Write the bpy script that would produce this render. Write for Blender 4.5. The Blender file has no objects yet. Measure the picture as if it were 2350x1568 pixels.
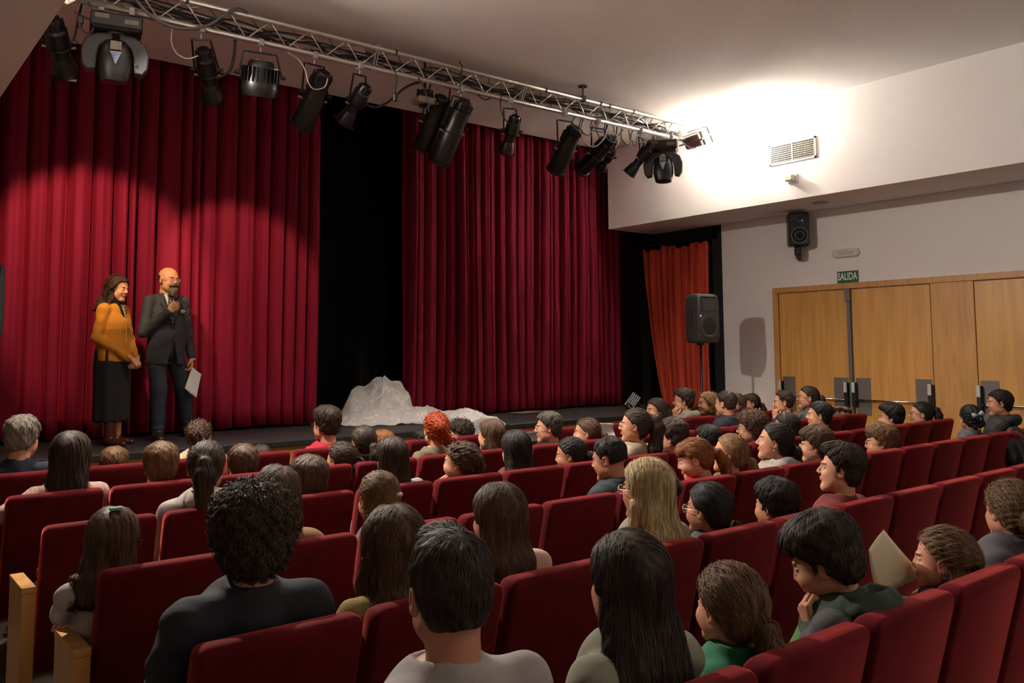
import bpy, math, random
import numpy as np
from mathutils import Vector, Matrix, Euler
R_ = math.radians
SC = bpy.context.scene
COL = SC.collection

# ------------------------------------------------------------------ camera
CAM_H = 1.73
F_PX, PP_X, PP_Y = 1946.99, 1175.0, 648.46
YAW, PIT, ROL = .679224, .0813254, -.0063507
def _cam_axes():
    c, s = math.cos(YAW), math.sin(YAW)
    r = np.array([c, -s, 0.]); f = np.array([s, c, 0.]); u = np.array([0, 0, 1.])
    f2 = f*math.cos(PIT)+u*math.sin(PIT); u2 = u*math.cos(PIT)-f*math.sin(PIT)
    r3 = r*math.cos(ROL)+u2*math.sin(ROL); u3 = u2*math.cos(ROL)-r*math.sin(ROL)
    return r3, u3, f2
_r, _u, _f = _cam_axes()
cam_d = bpy.data.cameras.new('camera'); cam = bpy.data.objects.new('camera', cam_d); COL.objects.link(cam)
cam_d.sensor_fit = 'HORIZONTAL'; cam_d.sensor_width = 36.0
cam_d.lens = F_PX/2350*36.0
cam_d.shift_y = (PP_Y-784.0)/2350
cam_d.clip_start = .05; cam_d.clip_end = 100
cam.matrix_world = Matrix(((_r[0], _u[0], -_f[0], 0), (_r[1], _u[1], -_f[1], 0), (_r[2], _u[2], -_f[2], CAM_H), (0, 0, 0, 1)))
SC.camera = cam
def ray(x, y):
    return _r*((x-PP_X)/F_PX) - _u*((y-PP_Y)/F_PX) + _f
def on_y(x, y, Y): v = ray(x, y); return np.array([0, 0, CAM_H])+v*(Y/v[1])
def on_x(x, y, X): v = ray(x, y); return np.array([0, 0, CAM_H])+v*(X/v[0])
def on_z(x, y, Z): v = ray(x, y); return np.array([0, 0, CAM_H])+v*((Z-CAM_H)/v[2])

# ------------------------------------------------------------------ world, lights, exposure
w = bpy.data.worlds.new('world'); SC.world = w; w.use_nodes = True
w.node_tree.nodes['Background'].inputs[0].default_value = (.5, .42, .38, 1)
w.node_tree.nodes['Background'].inputs[1].default_value = .0
SC.view_settings.view_transform = 'Standard'; SC.view_settings.look = 'None'
SC.view_settings.gamma = 1.0; SC.view_settings.exposure = 0.74
SC.view_settings.use_curve_mapping = False
SC.cycles.use_denoising = True
SC.cycles.max_bounces = 9; SC.cycles.diffuse_bounces = 7; SC.cycles.glossy_bounces = 2
SC.cycles.transparent_max_bounces = 12; SC.cycles.sample_clamp_indirect = 0.0

def aim(o, src, dst):
    d = Vector(dst)-Vector(src); o.location = src; o.rotation_mode = 'QUATERNION'
    o.rotation_quaternion = d.to_track_quat('-Z', 'Y')
def spot(name, src, dst, watts, ang, blend, col, rad=.05):
    l = bpy.data.lights.new(name, 'SPOT'); l.energy = watts; l.spot_size = R_(ang); l.spot_blend = blend
    l.color = col; l.shadow_soft_size = rad
    o = bpy.data.objects.new(name, l); COL.objects.link(o); aim(o, src, dst); return o
def area(name, src, dst, watts, sx, sy, col, spread=180):
    l = bpy.data.lights.new(name, 'AREA'); l.shape = 'RECTANGLE'; l.size = sx; l.size_y = sy
    l.energy = watts; l.color = col; l.spread = R_(spread)
    o = bpy.data.objects.new(name, l); COL.objects.link(o); aim(o, src, dst); return o
WARM = (1, .76, .52)
# the two floodlights clamped to the ends of the truss
area('flood_light_left', (1.42, 6.78, 4.46), (4.2, 2.7, .7), 165, .28, .15, (1, .90, .79), 146)
area('flood_light_right', (9.06, 7.02, 4.56), (9.40, 6.74, 4.92), 120, .24, .12, (1, .95, .86))
# profile spots aimed at the speakers on stage
spot('stage_spot_a', (1.45, 7.32, 3.98), (2.10, 9.5, 2.62), 235, 50, .45, (1, .74, .46), .05)
spot('stage_spot_b', (2.80, 7.36, 3.95), (3.66, 9.6, 2.45), 160, 44, .45, (1, .74, .46), .05)
# added fill lights under the ceiling, to brighten seats and heads from above
for hx, hy in ((2.6, 5.4), (4.9, 5.2), (7.0, 4.6)):
    area('overhead_fill', (hx, hy, 4.86), (hx, hy, 0), 34, .3, .3, (1, .88, .76), 115)

# added fill lights behind the camera, bounced off the rear wall for ambient light
for hx in (.2, 2.6, 5.0):
    area('rear_fill', (hx, -1.3, 4.85), (hx, -2.5, 2.6), 27, .3, .3, (1, .93, .87))

# ------------------------------------------------------------------ materials
MC = {}
def nodes_mat(name):
    m = bpy.data.materials.new(name); m.use_nodes = True
    nt = m.node_tree; b = nt.nodes['Principled BSDF']; return m, nt, b
def setin(b, k, v):
    if k in b.inputs: b.inputs[k].default_value = v
def mat(name, col, rough=.6, metal=0., bump=0., bscale=80., var=0., vscale=6., sheen=0., stretch=None, emit=0., spec=.5, sheencol=None, alpha=1., bdist=.004, trans=0.):
    if name in MC: return MC[name]
    m, nt, b = nodes_mat(name)
    setin(b, 'Base Color', (*col, 1)); setin(b, 'Roughness', rough); setin(b, 'Metallic', metal); setin(b, 'Specular IOR Level', spec)
    if sheen:
        setin(b, 'Sheen Weight', sheen); setin(b, 'Sheen Roughness', .35); setin(b, 'Sheen Tint', (*(sheencol or col), 1))
    if emit: setin(b, 'Emission Color', (*col, 1)); setin(b, 'Emission Strength', emit)
    if alpha < 1: setin(b, 'Alpha', alpha)
    if trans: setin(b, 'Transmission Weight', trans)
    if var or bump:
        tc = nt.nodes.new('ShaderNodeTexCoord'); mp = nt.nodes.new('ShaderNodeMapping')
        nt.links.new(tc.outputs['Object'], mp.inputs['Vector'])
        if stretch: mp.inputs['Scale'].default_value = stretch
    if var:
        n = nt.nodes.new('ShaderNodeTexNoise'); n.inputs['Scale'].default_value = vscale; n.inputs['Detail'].default_value = 4
        nt.links.new(mp.outputs[0], n.inputs['Vector'])
        mx = nt.nodes.new('ShaderNodeMix'); mx.data_type = 'RGBA'
        mx.inputs[6].default_value = (*[c*(1-var) for c in col], 1); mx.inputs[7].default_value = (*[min(1, c*(1+var)) for c in col], 1)
        rp = nt.nodes.new('ShaderNodeMapRange'); rp.inputs[1].default_value = .3; rp.inputs[2].default_value = .7
        nt.links.new(n.outputs[0], rp.inputs[0]); nt.links.new(rp.outputs[0], mx.inputs[0]); nt.links.new(mx.outputs[2], b.inputs['Base Color'])
    if bump:
        n2 = nt.nodes.new('ShaderNodeTexNoise'); n2.inputs['Scale'].default_value = bscale; n2.inputs['Detail'].default_value = 3
        nt.links.new(mp.outputs[0], n2.inputs['Vector'])
        bp = nt.nodes.new('ShaderNodeBump'); bp.inputs['Strength'].default_value = bump; bp.inputs['Distance'].default_value = bdist
        nt.links.new(n2.outputs[0], bp.inputs['Height']); nt.links.new(bp.outputs[0], b.inputs['Normal'])
    MC[name] = m; return m
def rgb(r, g, b):
    f = lambda v: ((v/255+.055)/1.055)**2.4 if v > 10 else v/255/12.92
    return (f(r), f(g), f(b))
def hair_mat(col):
    key = 'hair_%d_%d_%d' % tuple(int(c*1000) for c in col)
    if key in MC: return MC[key]
    m = mat(key, col, rough=.58, bump=.5, bscale=260, var=.45, vscale=60, stretch=(1, 1, .12), spec=.28, bdist=.002)
    return m
def skin_mat(col):
    key = 'skin_%d_%d_%d' % tuple(int(c*1000) for c in col)
    if key in MC: return MC[key]
    m, nt, b = nodes_mat(key)
    setin(b, 'Roughness', .55); setin(b, 'Specular IOR Level', .35); setin(b, 'Subsurface Weight', .12); setin(b, 'Subsurface Scale', .02)
    setin(b, 'Subsurface Radius', (1, .35, .2))
    at = nt.nodes.new('ShaderNodeAttribute'); at.attribute_name = 'mask'
    sp = nt.nodes.new('ShaderNodeSeparateColor'); nt.links.new(at.outputs['Color'], sp.inputs[0])
    prev = None
    for ch, c2 in ((0, (col[0]*.75, col[1]*.38, col[2]*.36)), (1, (.02, .012, .008)), (2, (.62, .58, .54))):
        mx = nt.nodes.new('ShaderNodeMix'); mx.data_type = 'RGBA'
        if prev is None: mx.inputs[6].default_value = (*col, 1)
        else: nt.links.new(prev, mx.inputs[6])
        mx.inputs[7].default_value = (*c2, 1); nt.links.new(sp.outputs[ch], mx.inputs[0]); prev = mx.outputs[2]
    nt.links.new(prev, b.inputs['Base Color'])
    MC[key] = m; return m
def wood_mat(name, col, axis_scale=(8, 8, .6), rough=.35):
    return mat(name, col, rough=rough, var=.16, vscale=3.0, stretch=axis_scale, bump=.05, bscale=20)

M_WALL = mat('plaster', (.78, .74, .71), rough=.9, bump=.08, bscale=160, bdist=.002)
M_CEIL = mat('ceiling_paint', (.78, .74, .70), rough=.92, bump=.03, bscale=60)
M_FLOOR = mat('dark_floor', (.035, .026, .02), rough=.55, var=.3, vscale=4, stretch=(10, 1, 1))
M_STAGE = mat('stage_lino', (.028, .028, .030), rough=.55, var=.35, vscale=5, bump=.2, bscale=7, bdist=.01)
M_BLACK = mat('black_drape', (.004, .004, .0045), rough=.95)
M_BLACKM = mat('black_metal', (.006, .006, .0065), rough=.38, bump=.05, bscale=200, spec=.5)
M_BLACKP = mat('black_plastic', (.010, .010, .011), rough=.38, bump=.05, bscale=300)
M_GREYP = mat('speaker_grey', (.045, .047, .045), rough=.55, bump=.15, bscale=500, bdist=.001)
M_ALU = mat('aluminium', (.52, .50, .46), rough=.38, metal=.85, bump=.04, bscale=90)
M_CHROME = mat('chrome', (.75, .75, .75), rough=.18, metal=1.)
M_VELVET = mat('curtain_velvet', (.17, .005, .022), rough=.8, sheen=.55, sheencol=(.75, .03, .05), var=.15, vscale=2.2, stretch=(4, 4, .5), bump=.05, bscale=300, spec=.15)
M_REDSIDE = mat('side_curtain_velvet', (.62, .085, .045), rough=.8, sheen=.5, sheencol=(.8, .2, .12), var=.2, vscale=3, stretch=(4, 4, .5), spec=.15)
M_SEAT = mat('seat_velvet', (.088, .0045, .008), rough=.85, sheen=.9, sheencol=(.85, .12, .10), var=.2, vscale=9, bump=.12, bscale=420, spec=.1, bdist=.002)
M_WOOD = wood_mat('beech_veneer', (.47, .235, .058))
M_DOOR = wood_mat('door_veneer', (.60, .30, .075), (5, 5, .35), .4)
M_DFRAME = wood_mat('door_frame_wood', (.55, .27, .075), (9, 9, .8), .45)
M_FASCIA = wood_mat('fascia_veneer', (.42, .20, .05), (.6, 8, 8), .4)
M_PLATE = mat('kick_plate', (.16, .14, .125), rough=.55, metal=.3)
M_WHITE = mat('white_plastic', (.6, .58, .54), rough=.5)
M_PAPER = mat('paper', (.62, .60, .56), rough=.8, bump=.05, bscale=40)
M_CREAM = mat('cream_paper', (.62, .56, .36), rough=.85, bump=.05, bscale=40)
M_DARK = mat('dark_void', (.004, .004, .004), rough=.9)

# ------------------------------------------------------------------ mesh helpers
def link_mesh(name, V, Fs, m=None, parent=None, smooth=False, loc=None, mask=None):
    """V (n,3), Fs (m,k) int array or list of tuples -> one object"""
    me = bpy.data.meshes.new(name)
    V = np.asarray(V, dtype=np.float32)
    if isinstance(Fs, np.ndarray):
        nf, k = Fs.shape
        me.vertices.add(len(V)); me.vertices.foreach_set('co', V.ravel())
        me.loops.add(nf*k); me.loops.foreach_set('vertex_index', Fs.astype(np.int32).ravel())
        me.polygons.add(nf); me.polygons.foreach_set('loop_start', np.arange(0, nf*k, k, dtype=np.int32))
        try: me.polygons.foreach_set('loop_total', np.full(nf, k, dtype=np.int32))
        except Exception: pass
        me.update(calc_edges=True)
    else:
        me.from_pydata([tuple(map(float, v)) for v in V], [], [tuple(f) for f in Fs]); me.update()
    if smooth: me.polygons.foreach_set('use_smooth', np.ones(len(me.polygons), dtype=bool))
    if mask is not None:
        a = me.color_attributes.new('mask', 'FLOAT_COLOR', 'POINT')
        a.data.foreach_set('color', np.c_[mask, np.ones(len(V))].astype(np.float32).ravel())
    me.validate()
    o = bpy.data.objects.new(name, me); COL.objects.link(o)
    if m: me.materials.append(m)
    if parent: o.parent = parent
    if loc is not None: o.location = loc
    return o
class MB:
    def __init__(s): s.v = []; s.f = []; s.mi = []; s.cur = 0
    def add(s, V, Fs, M=None):
        n = len(s.v)
        for p in V:
            p = Vector(p)
            if M is not None: p = M @ p
            s.v.append(tuple(p))
        for f in Fs: s.f.append(tuple(i+n for i in f)); s.mi.append(s.cur)
        return s
    def box(s, lo, hi, M=None, bev=0.):
        (x0, y0, z0), (x1, y1, z1) = lo, hi
        if bev <= 0:
            V = [(x0, y0, z0), (x1, y0, z0), (x1, y1, z0), (x0, y1, z0), (x0, y0, z1), (x1, y0, z1), (x1, y1, z1), (x0, y1, z1)]
            return s.add(V, [(0, 3, 2, 1), (4, 5, 6, 7), (0, 1, 5, 4), (1, 2, 6, 5), (2, 3, 7, 6), (3, 0, 4, 7)], M)
        b = bev; V = []; 
        for (a, c) in ((z0, b), (z0+b, 0), (z1-b, 0), (z1, b)):
            i = c
            pts = [(x0+b, y0+i), (x1-b, y0+i), (x1-i, y0+b), (x1-i, y1-b), (x1-b, y1-i), (x0+b, y1-i), (x0+i, y1-b), (x0+i, y0+b)]
            V += [(px, py, a) for px, py in pts]
        F = [tuple(range(7, -1, -1)), tuple(range(24, 32))]
        for k in range(3):
            for j in range(8):
                F.append((k*8+j, k*8+(j+1) % 8, (k+1)*8+(j+1) % 8, (k+1)*8+j))
        return s.add(V, F, M)
    def loft(s, rings, M=None, cap=True):
        n = len(rings[0]); V = [p for r in rings for p in r]; F = []
        for k in range(len(rings)-1):
            for j in range(n): F.append((k*n+j, k*n+(j+1) % n, (k+1)*n+(j+1) % n, (k+1)*n+j))
        if cap: F.append(tuple(range(n-1, -1, -1))); F.append(tuple(range((len(rings)-1)*n, len(rings)*n)))
        return s.add(V, F, M)
    def lathe(s, prof, n=20, M=None):
        """prof: list of (r,z) along z"""
        return s.loft([[(r*math.cos(2*math.pi*j/n), r*math.sin(2*math.pi*j/n), z) for j in range(n)] for r, z in prof], M)
    def tube(s, pts, r, n=8, M=None):
        pts = [Vector(p) for p in pts]; rs = r if isinstance(r, (list, tuple)) else [r]*len(pts); rings = []
        up = None
        for i, p in enumerate(pts):
            t = (pts[min(i+1, len(pts)-1)]-pts[max(i-1, 0)])
            if t.length < 1e-9: t = Vector((0, 0, 1))
            t.normalize()
            if up is None:
                up = t.orthogonal().normalized()
            up = (up-t*up.dot(t)); up = up.normalized() if up.length > 1e-6 else t.orthogonal().normalized()
            sd = t.cross(up)
            rings.append([tuple(p+(up*math.cos(2*math.pi*j/n)+sd*math.sin(2*math.pi*j/n))*rs[i]) for j in range(n)])
        return s.loft(rings, M)
    def done(s, name, m, parent=None, smooth=False, loc=None):
        o = link_mesh(name, s.v, s.f, None, parent, smooth, loc)
        ms = m if isinstance(m, (list, tuple)) else [m]
        for q in ms: o.data.materials.append(q)
        if len(ms) > 1 and len(o.data.polygons) == len(s.mi): o.data.polygons.foreach_set('material_index', s.mi)
        return o
def shade_auto(o, ang=35):
    me = o.data; me.polygons.foreach_set('use_smooth', np.ones(len(me.polygons), dtype=bool))
    try: me.set_sharp_from_angle(angle=R_(ang))
    except Exception: pass
    return o
def tag(o, label=None, cat=None, group=None, kind=None):
    if label: o['label'] = label
    if cat: o['category'] = cat
    if group: o['group'] = group
    if kind: o['kind'] = kind
    return o
def empty(name, loc=(0, 0, 0), rz=0., label=None, cat=None, group=None):
    o = bpy.data.objects.new(name, None); COL.objects.link(o); o.location = loc; o.rotation_euler = (0, 0, rz)
    o.empty_display_size = .1
    return tag(o, label, cat, group)
def copy_tree(o, parent=None):
    c = o.copy(); COL.objects.link(c); c.parent = parent
    for ch in KIDS.get(o.name, []): copy_tree(ch, c)
    return c
KIDS = {}
def register(o):
    ks = [c for c in bpy.data.objects if c.parent == o]
    KIDS[o.name] = ks
    for k in ks: register(k)
def struct(o, label):
    return tag(o, label, None, None, 'structure')
def axes_M(loc, z, up=(0, 0, 1)):
    z = Vector(z).normalized(); x = Vector(up).cross(z)
    if x.length < 1e-5: x = Vector((1, 0, 0))
    x.normalize(); y = z.cross(x)
    return Matrix(((x[0], y[0], z[0], loc[0]), (x[1], y[1], z[1], loc[1]), (x[2], y[2], z[2], loc[2]), (0, 0, 0, 1)))
# ------------------------------------------------------------------ room shell
Y_ST, Y_CE, Y_CU, Y_BK = 8.05, 9.3, 9.6, 12.6
Z_ST, Z_CE, Z_SO = .86, 4.88, 3.63
X_BOX, X_W, X_LB, X_LW = 9.46, 10.5, .92, -1.6
Y_WC = 8.0
def bxo(name, lo, hi, m, label, parent=None):
    return struct(MB().box(lo, hi).done(name, m, parent), label)
bxo('floor', (X_LW-.2, -2.7, -.15), (X_W+2.6, Y_ST, 0), M_FLOOR, 'dark brown floor under the rows of seats')
bxo('ceiling', (X_LW-.2, -2.7, Z_CE), (X_W+.4, Y_CE, Z_CE+.2), M_CEIL, 'flat pale painted ceiling of the hall')
bxo('trim_1', (X_BOX, -2.7, Z_SO), (X_W+.2, Y_CE, Z_CE-.001), M_WALL, 'white boxed bulkhead running along the right wall')
bxo('trim_2', (X_LW-.2, -2.7, Z_SO), (X_LB, Y_CE, Z_CE-.001), M_WALL, 'pale boxed bulkhead running along the left wall')
bxo('wall_right', (X_W, -2.7, 0), (X_W+.2, Y_WC, Z_SO), M_WALL, 'pale plaster right wall with the wooden exit doors')
bxo('wall_left', (X_LW-.2, -2.7, 0), (X_LW, Y_CE, Z_SO), M_WALL, 'pale left side wall')
bxo('wall_back', (X_LW, -2.7, 0), (X_W, -2.5, Z_CE), M_WALL, 'pale rear wall behind the audience')
bxo('stage_floor', (X_LW-2, Y_ST, Z_ST-.05), (X_W+2.6, Y_BK, Z_ST), M_STAGE, 'dark grey stage floor')
o = MB().box((X_LW-2, Y_ST-.03, Z_ST-.055), (X_W, Y_ST+.0, Z_ST+.002), bev=.006).done('trim_3', mat('black_nosing', (.008, .008, .009), .5)); struct(o, 'black nosing along the front edge of the stage')
o = MB().box((X_LW, Y_ST+.002, 0), (X_W, Y_ST+.04, Z_ST-.051)).done('stage_front', M_FASCIA); struct(o, 'light wooden panelling on the front of the stage')
mb = MB()
for k in range(-1, 9): mb.box((k*1.3+.62, Y_ST-.004, 0), (k*1.3+.626, Y_ST+.003, Z_ST-.06))
struct(mb.done('trim_4', M_DARK), 'thin joints between the stage front panels')
bxo('wall_stage', (X_LW-2, Y_BK, 0), (X_W+2.6, Y_BK+.2, 7), M_BLACK, 'black backdrop at the rear of the stage')
bxo('ceiling_stage', (X_LW-2, Y_CE, 6.4), (X_W+2.6, Y_BK+.2, 6.6), M_BLACK, 'black ceiling above the stage')
bxo('wall_stage_left', (X_LW-2.2, Y_CE, 0), (X_LW-2, Y_BK+.2, 6.6), M_BLACK, 'black left side wall of the stage')
bxo('wall_stage_right', (X_W+2.4, Y_WC-.8, 0), (X_W+2.6, Y_BK+.2, 6.6), M_BLACK, 'black right side wall of the stage')
bxo('trim_5', (X_LW-2, Y_CE, Z_CE+.2), (X_W+2.6, Y_CE+.05, 6.5), M_BLACK, 'black header above the stage opening')
bxo('wall_wing', (X_W+.2, Y_WC-.2, 0), (X_W+2.6, Y_WC-.02, 6.5), M_BLACK, 'black wall of the stage wing')
# black side frame around the stage wing opening on the right wall
mb = MB(); mb.box((X_W-.03, Y_WC-.06, 0), (X_W+.03, Y_WC+.10, Z_SO)); mb.box((X_W-.03, Y_WC, Z_SO-.20), (X_W+.03, Y_CE+.3, Z_SO)); mb.box((X_W-.02, Y_CE+.12, Z_ST), (X_W+.03, Y_CE+.3, Z_SO))
o = mb.done('trim_6', mat('frame_black', (.006, .006, .0065), .7)); struct(o, 'black frame around the side curtain opening')
o = MB().tube([(X_W-.07, Y_WC+.02, Z_SO-.14), (X_W-.07, Y_CE+.1, Z_SO-.14)], .014, 8).done('curtain_rail', M_BLACKM); tag(o, 'black rail above the orange-red side curtain', 'curtain rail')
# door group: frame + leaves on right wall
def yz(px, py): p = on_x(px, py, X_W-.02); return p[1], p[2]
ZD = 2.53; DY = [6.96, 5.93, 5.87, 4.84, 4.80, 4.335, 4.32, 3.2, 3.15, 2.1]
fr = MB(); fr.box((X_W-.05, 1.0, ZD), (X_W+.01, 7.05, ZD+.075), bev=.004); fr.box((X_W-.05, 6.965, 0), (X_W+.01, 7.05, ZD), bev=.004)
fr.box((X_W-.035, 4.335, 0), (X_W+.01, 4.835, ZD), bev=.003)
struct(fr.done('trim_7', M_DFRAME), 'wooden frame around the exit doors on the right wall')
def door(n, y0, y1, hinge, label):
    d = MB().box((X_W-.03, y0, .01), (X_W+.005, y1, ZD-.012), bev=.003).done('door_%d' % n, M_DOOR); struct(d, label)
    d_h = y0+.12 if hinge == 'far' else y1-.12
    for yy in (y0+.02, y1-.02):
        s_ = 1 if yy < (y0+y1)/2 else -1
        p = MB().box((X_W-.036, min(yy, yy+s_*.2), .88), (X_W-.03, max(yy, yy+s_*.2), 1.36), bev=.002).done('push_plate', M_PLATE, d); 
        e = MB(); e.box((X_W-.11, yy+s_*.0-.025, 1.0), (X_W-.03, yy+.025, 1.30), bev=.008); e.done('bar_housing', M_BLACKP, d)
        e = MB(); e.box((X_W-.118, yy-.022, 1.17), (X_W-.108, yy+.022, 1.305), bev=.004); e.done('housing_cap', mat('cap_silver', (.55, .53, .5), .4), d)
    MB().tube([(X_W-.095, y0+.02, 1.075), (X_W-.095, y1-.02, 1.075)], .015, 10).done('panic_bar', M_CHROME, d, True)
    return d
door(1, 5.935, 6.955, 'far', 'light wooden exit door leaf nearest the stage')
door(2, 4.845, 5.865, 'near', 'second light wooden exit door leaf with a push bar')
door(3, 3.24, 4.325, 'far', 'light wooden exit door leaf at the right edge of the picture')
door(4, 2.14, 3.22, 'near', 'fourth light wooden exit door leaf out toward the back')
mb = MB(); mb.box((X_W-.06, 5.875, 0), (X_W-.02, 5.925, ZD-.15), bev=.004); mb.box((X_W-.075, 5.865, ZD-.17), (X_W-.015, 5.94, ZD+.0), bev=.006)
tag(mb.done('door_mullion', mat('grey_steel', (.16, .15, .14), .5, .5)), 'grey steel post between the two exit door leaves', 'door post')
# salida sign
def text_obj(txt, size, M, m, name='lettering', parent=None, ext=.0008, sx=1.):
    c = bpy.data.curves.new(name, 'FONT'); c.body = txt; c.size = size; c.align_x = 'CENTER'; c.align_y = 'CENTER'; c.extrude = ext; c.offset = size*.018
    t = bpy.data.objects.new(name+'_t', c); COL.objects.link(t)
    dg = bpy.context.evaluated_depsgraph_get(); me = bpy.data.meshes.new_from_object(t.evaluated_get(dg))
    bpy.data.objects.remove(t)
    o = bpy.data.objects.new(name, me); COL.objects.link(o); me.materials.clear(); me.materials.append(m)
    me.transform(M @ Matrix.Diagonal((sx, 1, 1, 1)))
    if parent: o.parent = parent
    return o
sg = empty('exit_sign', (X_W-.01, 5.915, 2.69), 0, 'green SALIDA exit sign on the wall above the wooden doors', 'sign')
MB().box((-.01, -.145, -.076), (.008, .145, .076)).done('sign_panel', mat('sign_green', (.012, .10, .045), .5), sg)
text_obj('SALIDA', .135, Matrix.Translation((-.012, 0, 0)) @ Matrix(((0, 0, -1, 0), (-1, 0, 0, 0), (0, 1, 0, 0), (0, 0, 0, 1))), mat('sign_letters', (.75, .75, .62), .5), 'lettering', sg, sx=.62)
# emergency light pill on wall
p = on_x(1943, 581, X_W); em = empty('emergency_light', (X_W, p[1], p[2]), 0, 'small white rounded emergency light on the wall above the exit sign', 'light')
mb = MB(); prof = []
for k in range(24):
    a = 2*math.pi*k/24; cx = .14 if math.cos(a) > 0 else -.14; prof.append((cx+.05*math.cos(a), .055*math.sin(a)))
mb.loft([[(0, u, v) for u, v in prof], [(-.035, u, v) for u, v in prof], [(-.045, u*.93, v*.85) for u, v in prof]]); shade_auto(mb.done('housing', M_WHITE, em))
MB().box((-.048, -.11, -.022), (-.044, .09, .025)).done('diffuser', mat('diffuser', (.5, .48, .45), .3), em)
# vent on bulkhead
vt = empty('air_vent', (X_BOX, 6.02, 4.245), 0, 'rectangular white-framed air grille high on the right bulkhead', 'vent')
W2, H2 = .335, .135
mb = MB()
for lo, hi in (((-.012, -W2, H2-.022), (0.001, W2, H2)), ((-.012, -W2, -H2), (0.001, W2, -H2+.022)), ((-.012, -W2, -H2), (0.001, -W2+.022, H2)), ((-.012, W2-.022, -H2), (.001, W2, H2))): mb.box(lo, hi)
mb.done('frame', M_WHITE, vt); MB().box((-.002, -W2+.02, -H2+.02), (.0, W2-.02, H2-.02)).done('backing', M_DARK, vt)
mb = MB()
for k in range(9): z = -H2+.035+k*.0265; mb.box((-.010, -W2+.02, z-.0035), (-.003, W2-.02, z+.0035))
for k in range(30): y = -W2+.035+k*.0207; mb.box((-.008, y-.002, -H2+.02), (-.003, y+.002, H2-.02))
mb.box((-.011, -.008, -H2+.02), (-.003, .008, H2-.02)); mb.done('grille', mat('grille_paint', (.42, .38, .30), .5), vt)
# small bulkhead lamp
p = on_x(1820, 410, X_BOX); bl = empty('wall_sensor', (X_BOX, p[1], p[2]), 0, 'small white emergency spotlight box on the bulkhead below the grille', 'light')
MB().box((-.02, -.075, -.06), (0.001, .075, .06), bev=.01).done('base', M_WHITE, bl); MB().box((-.09, -.045, -.04), (-.018, .07, .045), bev=.012).done('housing', M_WHITE, bl)
MB().box((-.094, -.03, -.025), (-.089, .055, .03)).done('lens', mat('lens', (.7, .66, .5), .1), bl)
for k, hx in enumerate((.2, 2.6, 5.0)):  # made-up rims for the added rear fill lights, out of view
    tag(MB().lathe([(.24, -.006), (.24, 0), (.19, .0), (.19, -.006)], 28, None).done('fill_lamp_rim', M_WHITE, None, False, (hx, -1.3, Z_CE)), 'white rim of the %s added fill lamp from the left, near the rear wall' % ('first', 'second', 'third')[k], 'light', 'added rear fill lamps')
# recessed downlight in soffit
p = on_z(1883, 465, Z_SO); dl = empty('downlight', (9.95, p[1], Z_SO), 0, 'round recessed downlight in the soffit above the wall speaker', 'light')
MB().lathe([(.10, -.008), (.10, 0), (.06, .002)], 28).done('rim', mat('rim', (.3, .24, .2), .5), dl); MB().lathe([(.075, -.009), (.074, -.0085), (.04, -.0087)], 24).done('lens', mat('dl_lens', (.22, .18, .16), .3), dl)
# lighting pipes etc: wall speaker
sp = on_x(1835, 535, X_W-.16)
ws = empty('wall_speaker', (X_W-.20, sp[1], sp[2]-.25), R_(-48), 'black two-way loudspeaker on a bracket high on the right wall', 'speaker')
# local: front faces +y after facing audience; build with front toward -y
mb = MB(); W = .135
ring = lambda z, w, d0, d1: [(-w, -d0, z), (w, -d0, z), (w*.75, d1, z), (-w*.75, d1, z)]
mb.box((-W, -.11, .06), (W, .10, .52), bev=.02); shade_auto(mb.done('cabinet', M_BLACKP, ws))
mb = MB(); mb.lathe([(.105, .0), (.112, .012), (.098, .012), (.094, .002)], 30, Matrix.Translation((0, -.11, .20)) @ Matrix.Rotation(R_(90), 4, 'X')); shade_auto(mb.done('woofer_ring', mat('satin_ring', (.10, .10, .09), .3, .6), ws))
mb = MB(); mb.lathe([(.0005, .0), (.03, .006), (.05, -.006), (.094, .006), (.095, .0)], 30, Matrix.Translation((0, -.112, .20)) @ Matrix.Rotation(R_(90), 4, 'X')); shade_auto(mb.done('woofer_cone', M_DARK, ws))
mb = MB(); mb.lathe([(.06, .0), (.064, .01), (.055, .012), (.02, -.004), (.001, 0)], 26, Matrix.Translation((0, -.112, .40)) @ Matrix.Rotation(R_(90), 4, 'X')); shade_auto(mb.done('tweeter', mat('satin_black', (.03, .03, .03), .3), ws))
mb = MB(); mb.box((-.05, -.02, -.06), (.02, .05, .06), bev=.01); mb.box((-.02, .0, -.10), (.03, .16, -.04), bev=.008); mb.box((.01, .10, -.12), (.05, .20, .1), bev=.006); mb.done('bracket', M_BLACKM, ws)

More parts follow.
